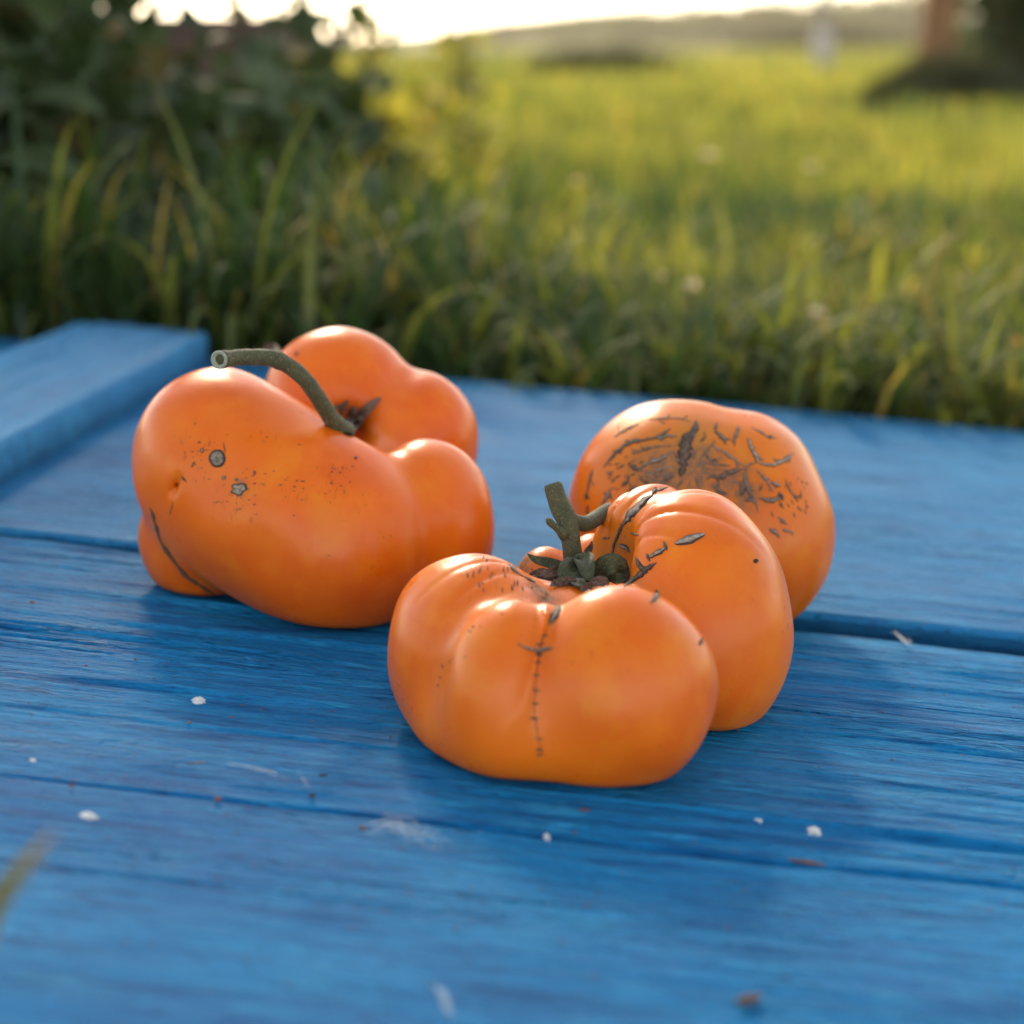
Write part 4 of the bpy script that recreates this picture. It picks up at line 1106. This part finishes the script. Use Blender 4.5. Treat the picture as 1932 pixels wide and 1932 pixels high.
weed('leggy weed with a few dark leaves standing against the sky', 585, 2.3, .34, .09, 120, .055, 5)
weed('low weed coloured yellow green for sunlight, left of the pale glint', 640, 2.4, .21, .16, 420, .040, 6, M_LEAF2)
weed('weed coloured yellow for sunlight behind the pale glint at the left of the meadow', 760, 2.9, .20, .17, 380, .040, 7, M_LEAF2)
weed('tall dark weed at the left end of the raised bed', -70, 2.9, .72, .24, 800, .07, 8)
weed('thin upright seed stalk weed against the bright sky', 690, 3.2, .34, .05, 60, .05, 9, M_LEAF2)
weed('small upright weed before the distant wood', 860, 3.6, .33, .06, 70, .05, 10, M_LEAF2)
for k, (u, d, hh, rr, nn, sz, lb) in enumerate(((30, 1.36, .13, .085, 170, .040, 'low dark weed at the far left edge behind the batten'), (190, 1.40, .12, .075, 150, .036, 'low dark weed behind the batten end'),
        (330, 1.46, .14, .085, 190, .038, 'low dark weed under the long slanting blade'), (440, 1.62, .15, .10, 230, .040, 'dark weed behind the orange flower'), (120, 1.66, .20, .12, 260, .048, 'dark weed behind the big dock leaves'),
        (545, 1.9, .16, .10, 220, .036, 'low weed where the dark weeds meet the sunny grass'))):
    weed(lb, u, d, hh, rr, nn, sz, 80 + k)
# added tree, its crown out of view, placed to shade the platform
GX, GY = -1.75, 5.0; gz = float(ground_z(GX, GY)); gt = empty('added_shade_tree', (GX, GY, gz)); tag(gt, 'tree added behind the raised bed to shade the platform, its crown out of view', 'tree')
V, F = tube(spline([(0, 0, -.05), (.03, 0, .8), (-.02, .03, 1.7), (.02, 0, 2.7)], 16), np.linspace(.06, .025, 16), 10, .06, 3); mesh_obj('trunk', V, F, M_BARK, gt)
rg = np.random.RandomState(52)
for k in range(7):
    a = rg.uniform(0, 6.28); b = np.array((0, 0, rg.uniform(1.5, 2.5))); e = b + np.array((math.cos(a), math.sin(a), .3)) * rg.uniform(.6, 1.1)
    V, F = tube(spline([b, (b + e) / 2 + (0, 0, .08), e], 7), np.linspace(.028, .008, 7), 7); mesh_obj('limb', V, F, M_BARK, gt)
V, Q, a, b = leaf_cloud(1400, 0, 0, 2.42, 1.35, 1.1, .80, .17, 53); big_mesh('crown', V, Q, M_LEAF, {'tint': a, 'dry': b}, gt)
# a broad leaved dock with leaves one can tell apart
P = wpt(70, 85, 1.42); gz = float(ground_z(P[0], P[1])); dock = empty('broad_leaved_dock', (P[0], P[1], gz)); tag(dock, 'broad leaved dock with large dull green leaves at the left', 'weed', 'leafy weeds beside the meadow')
for pix, dd, w in (([(-60, 330), (20, 215), (110, 180), (195, 215)], (1.45, 1.42, 1.38, 1.36), .022), ([(-70, 360), (-10, 300), (70, 300), (160, 345)], (1.45, 1.40, 1.34, 1.30), .026), ([(60, 400), (100, 330), (160, 310), (215, 330)], (1.46, 1.45, 1.44, 1.42), .013), ([(20, 300), (15, 180), (40, 120), (85, 90)], (1.5, 1.5, 1.5, 1.5), .016), ([(150, 420), (240, 350), (290, 380), (330, 470)], (1.5, 1.46, 1.44, 1.42), .014)):
    path = [wpt(u, v, k) - np.array((P[0], P[1], gz)) for (u, v), k in zip(pix, dd)]
    V, F = ribbon([(0.0, 0, .0)] * 0 + path, w, (0, -.4, 1), .22, n=14); mesh_obj('leaf', V, F, M_LEAF, dock, attrs={'tint': np.full(len(V), .7), 'dry': np.zeros(len(V))})
    V, F = tube(spline([(0, 0, -.01), tuple(np.array(path[0]) * .5 + (0, 0, .01)), tuple(path[0])], 7), .0028, 6); mesh_obj('leaf_stalk', V, F, M_STEM, dock)

# raised bed of dark boards
t = NT('dark_board'); n = t.noise(t.scale(t.obj(), 3, 40, 40), 1, 5, .6)
M_BED = t.finish(t.principled(Base_Color=t.mix(t.rng(n, .35, .65), (.045, .026, .020), (.085, .050, .040)), Roughness=.85, Normal=t.bump(n, .5, .004)))
def box(x0, x1, y0, y1, z0, z1, b=.004):
    bm = bmesh.new(); bmesh.ops.create_cube(bm, size=1.0)
    for v in bm.verts: v.co = ((x0 + x1) / 2 + v.co.x * (x1 - x0), (y0 + y1) / 2 + v.co.y * (y1 - y0), (z0 + z1) / 2 + v.co.z * (z1 - z0))
    bmesh.ops.bevel(bm, geom=bm.edges[:], offset=b, segments=2, affect='EDGES', profile=.5)
    V = [tuple(v.co) for v in bm.verts]; F = [tuple(v.index for v in f.verts) for f in bm.faces]; bm.free(); return V, F
BD_ = 4.4; bx = wpt(494, 28, BD_); bz = float(ground_z(bx[0], bx[1])); bed = empty('raised_bed', (bx[0], bx[1], bz)); tag(bed, 'raised garden bed of dark brown boards behind the left weeds', 'raised bed')
H_ = bx[2] - bz
for k in range(2):
    z0, z1 = -.03 + k * (H_ + .03) / 2 + .002, -.03 + (k + 1) * (H_ + .03) / 2
    for a in ((-1.7, 0, 0, .03), (-1.7, 0, 1.0, 1.03), (-.03, -.0, .032, .998), (-1.7, -1.67, .032, .998)):
        V, F = box(a[0], a[1], a[2], a[3], z0, z1); mesh_obj('plank', V, F, M_BED, bed, smooth=False)
V, F = box(-1.665, -.035, .035, .995, -.03, H_ - .06, .01); mesh_obj('soil', V, F, M_SOIL, bed)

# ------------------------------------------------------------------ far meadow: trees, pole, hedge, wood
def tree(label, x, y, h, r, crown, n, size, seed, name='tree', mat=M_LEAF):
    gz = float(ground_z(x, y)); root = empty(name, (x, y, gz)); tag(root, label, 'tree')
    rg = np.random.RandomState(seed)
    k = np.linspace(0, 1, 14); P = np.stack([.06 * h * vnoise(k * 2, seed, seed), .06 * h * vnoise(k * 2, seed + 4, seed), k * h - .05], -1); P[:, :2] -= P[0, :2]
    V, F = tube(P, r * (1.0 - .75 * k) * (1 + .5 * np.exp(-k * h / .12)), 14, .08, seed); mesh_obj('trunk', V, F, M_BARK, root)
    Vs, Qs, A, B, n0 = [], [], [], [], 0
    for j in range(9):
        a = rg.uniform(0, 6.28); s = rg.uniform(.45, .98); b = np.array([np.interp(s, k, P[:, i]) for i in range(3)])
        e = b + np.array((math.cos(a), math.sin(a), rg.uniform(.2, .8))) * crown * rg.uniform(.55, .95)
        V, F = tube(spline([b, (b + e) / 2 + (0, 0, .06 * h), e], 7), np.linspace(r * .38, r * .08, 7), 7); mesh_obj('limb', V, F, M_BARK, root)
        v, q, ta, dr = leaf_cloud(n // 9, *e, crown * .5, crown * .5, crown * .38, size, seed * 10 + j); Vs.append(v); Qs.append(q + n0); A.append(ta); B.append(dr); n0 += len(v)
    f = big_mesh('crown', np.vstack(Vs), np.vstack(Qs), mat, {'tint': np.concatenate(A), 'dry': np.concatenate(B)}, root)
    return root
p = wpt(1770, 130, 9.6); tree('tree with an orange brown trunk standing in dark grass, upper right', p[0], p[1], 4.6, .115, 1.5, 2600, .16, 21)
def tussock(label, u, d, rx, ry, h, n, seed, dark=.0, name='grass_tussock', cat='tussock', w=.008):
    P = wpt(u, 85, d); rg = np.random.RandomState(seed); q = rg.normal(size=(n, 2)) * .45; q = q[np.hypot(q[:, 0], q[:, 1]) < 1.1]
    x = P[0] + q[:, 0] * rx; y = P[1] + q[:, 1] * ry; k = np.clip(1 - (q ** 2).sum(1), .12, 1)
    v, Q, a, b = blades(x, y, h * k * rg.uniform(.7, 1.25, len(x)), np.full(len(x), w), rg.uniform(0, 6.28, len(x)), np.abs(rg.normal(size=len(x))) * .3, np.abs(rg.normal(size=len(x))) * .8, 4, rg.rand(len(x)) * .6, (rg.rand(len(x)) < .06) * .6)
    gz = float(ground_z(P[0], P[1])); o = big_mesh(name, v - np.array((P[0], P[1], gz)), Q, M_DUSK, {'tint': a, 'dry': b}); o.location = (P[0], P[1], gz)
    return tag(o, label, cat)
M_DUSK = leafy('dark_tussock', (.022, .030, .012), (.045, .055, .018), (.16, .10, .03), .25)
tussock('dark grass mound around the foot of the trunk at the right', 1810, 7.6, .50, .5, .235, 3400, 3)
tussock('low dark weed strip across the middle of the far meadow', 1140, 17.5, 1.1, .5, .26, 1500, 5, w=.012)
weed('dark round shrub at the right edge under the tree', 1975, 8.0, .95, .30, 3200, .08, 31, M_LEAF, 'shrub', None, 6, 'shrub')
t = NT('pale_pole'); n = t.noise(t.scale(t.obj(), 20, 20, 4), 1, 5)
M_POLE = t.finish(t.principled(Base_Color=t.mix(t.rng(n, .3, .7), (.28, .25, .22), (.40, .37, .33)), Roughness=.8)); M_LIME = t.finish(t.principled(Base_Color=t.mix(t.rng(n, .3, .7), (.36, .33, .31), (.48, .45, .43)), Roughness=.8))
p = wpt(1551, 130, 20.0); gz = float(ground_z(p[0], p[1])); pole = empty('pole', (p[0], p[1], gz)); tag(pole, 'pale pole with a thicker whitewashed foot standing in the far meadow', 'pole')
V, F = tube(np.array([(0, 0, .36), (0, 0, 1.4), (.01, 0, 3.2)]), np.array((.052, .05, .042)), 14); mesh_obj('shaft', V, F, M_POLE, pole)
V, F = tube(np.array([(0, 0, -.05), (0, 0, .2), (0, 0, .38), (0, 0, .41)]), np.array((.10, .098, .094, .06)), 16, .03); mesh_obj('foot', V, F, M_LIME, pole)
# hedge and wood
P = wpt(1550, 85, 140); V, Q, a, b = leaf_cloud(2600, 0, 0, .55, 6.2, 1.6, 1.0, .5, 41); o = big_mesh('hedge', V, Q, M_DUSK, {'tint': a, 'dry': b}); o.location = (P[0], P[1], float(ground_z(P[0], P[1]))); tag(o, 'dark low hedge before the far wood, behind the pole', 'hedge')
M_WOOD = leafy('wood_leaf', (.045, .060, .022), (.075, .090, .030), (.12, .10, .03), .3)
rg = np.random.RandomState(6); Vs, Qs, A, B, n0 = [], [], [], [], 0
for k in range(240):
    d = rg.uniform(285, 330); u = rg.uniform(-300, 2300); top = np.interp(u, (-600, 500, 700, 850, 960, 1100, 1330, 1560, 1700, 2600), (40, 66, 68, 50, 34, 24, 10, 0, -10, -20)) + rg.uniform(-3, 10)
    h = max(1.0, (85 - top) / FPX * d); x = (u - 966) / FPX * d
    v, q, ta, dr = leaf_cloud(330, x, d, -.06 + h * .5, h * rg.uniform(.5, .9), h * .6, h * .55, h * .17, 1000 + k); Vs.append(v); Qs.append(q + n0); A.append(ta); B.append(dr); n0 += len(v)
o = big_mesh('far_wood', np.vstack(Vs), np.vstack(Qs), M_WOOD, {'tint': np.concatenate(A), 'dry': np.concatenate(B)}); tag(o, 'hazy far wood along the horizon', None, None, 'stuff')
t = NT('hill_grass'); n = t.noise(t.scale(t.obj(), .05, .05, .2), 1, 6, .65)
M_HILL = t.finish(t.principled(Base_Color=t.mix(t.rng(n, .35, .65), (.060, .075, .020), (.125, .130, .038)), Roughness=1.0))
hx = np.linspace(-170, 170, 120); hy = np.linspace(296, 395, 24); HX, HY = np.meshgrid(hx, hy, indexing='ij')
prof_u = HX / HY * FPX + 966; pk = np.interp(prof_u, (-600, 500, 700, 850, 960, 1100, 1330, 1560, 1700, 2600), (50, 72, 72, 58, 44, 34, 22, 16, 10, 0)); hh = (85 - pk) / FPX * 345 + .2
sw = np.sin(np.clip((HY - 296) / 99, 0, 1) * math.pi) ** 1.2
HZ = ground_z(HX, HY) - .6 + (hh + .8) * sw * (1 + .35 * vnoise(HX * .06, HY * .05, 71))
o = big_mesh('hill', np.stack([HX, HY, HZ], -1).reshape(-1, 3), grid_faces(120, 24)[:, ::-1], M_HILL); tag(o, 'low hazy hill behind the meadow', None, None, 'structure')
tree('single taller tree rising above the far wood', (1412 - 966) / FPX * 280, 280, 6.6, .2, 1.6, 1200, .6, 61, mat=M_WOOD)

# ------------------------------------------------------------------ evening haze
t = NT('haze_air'); v_ = t.n('ShaderNodeVolumePrincipled'); v_.inputs['Color'].default_value = (1.0, .93, .70, 1); v_.inputs['Density'].default_value = HAZE_D; v_.inputs['Anisotropy'].default_value = .2
t.t.links.new(v_.outputs[0], t.out.inputs['Volume'])
if HAZE_D > 0:
    V, F = box(-430, 430, -30, 430, -8, 16, .01)
    o = mesh_obj('haze', V, F, t.mat, smooth=False); tag(o, 'warm evening haze over the meadow', None, None, 'stuff')
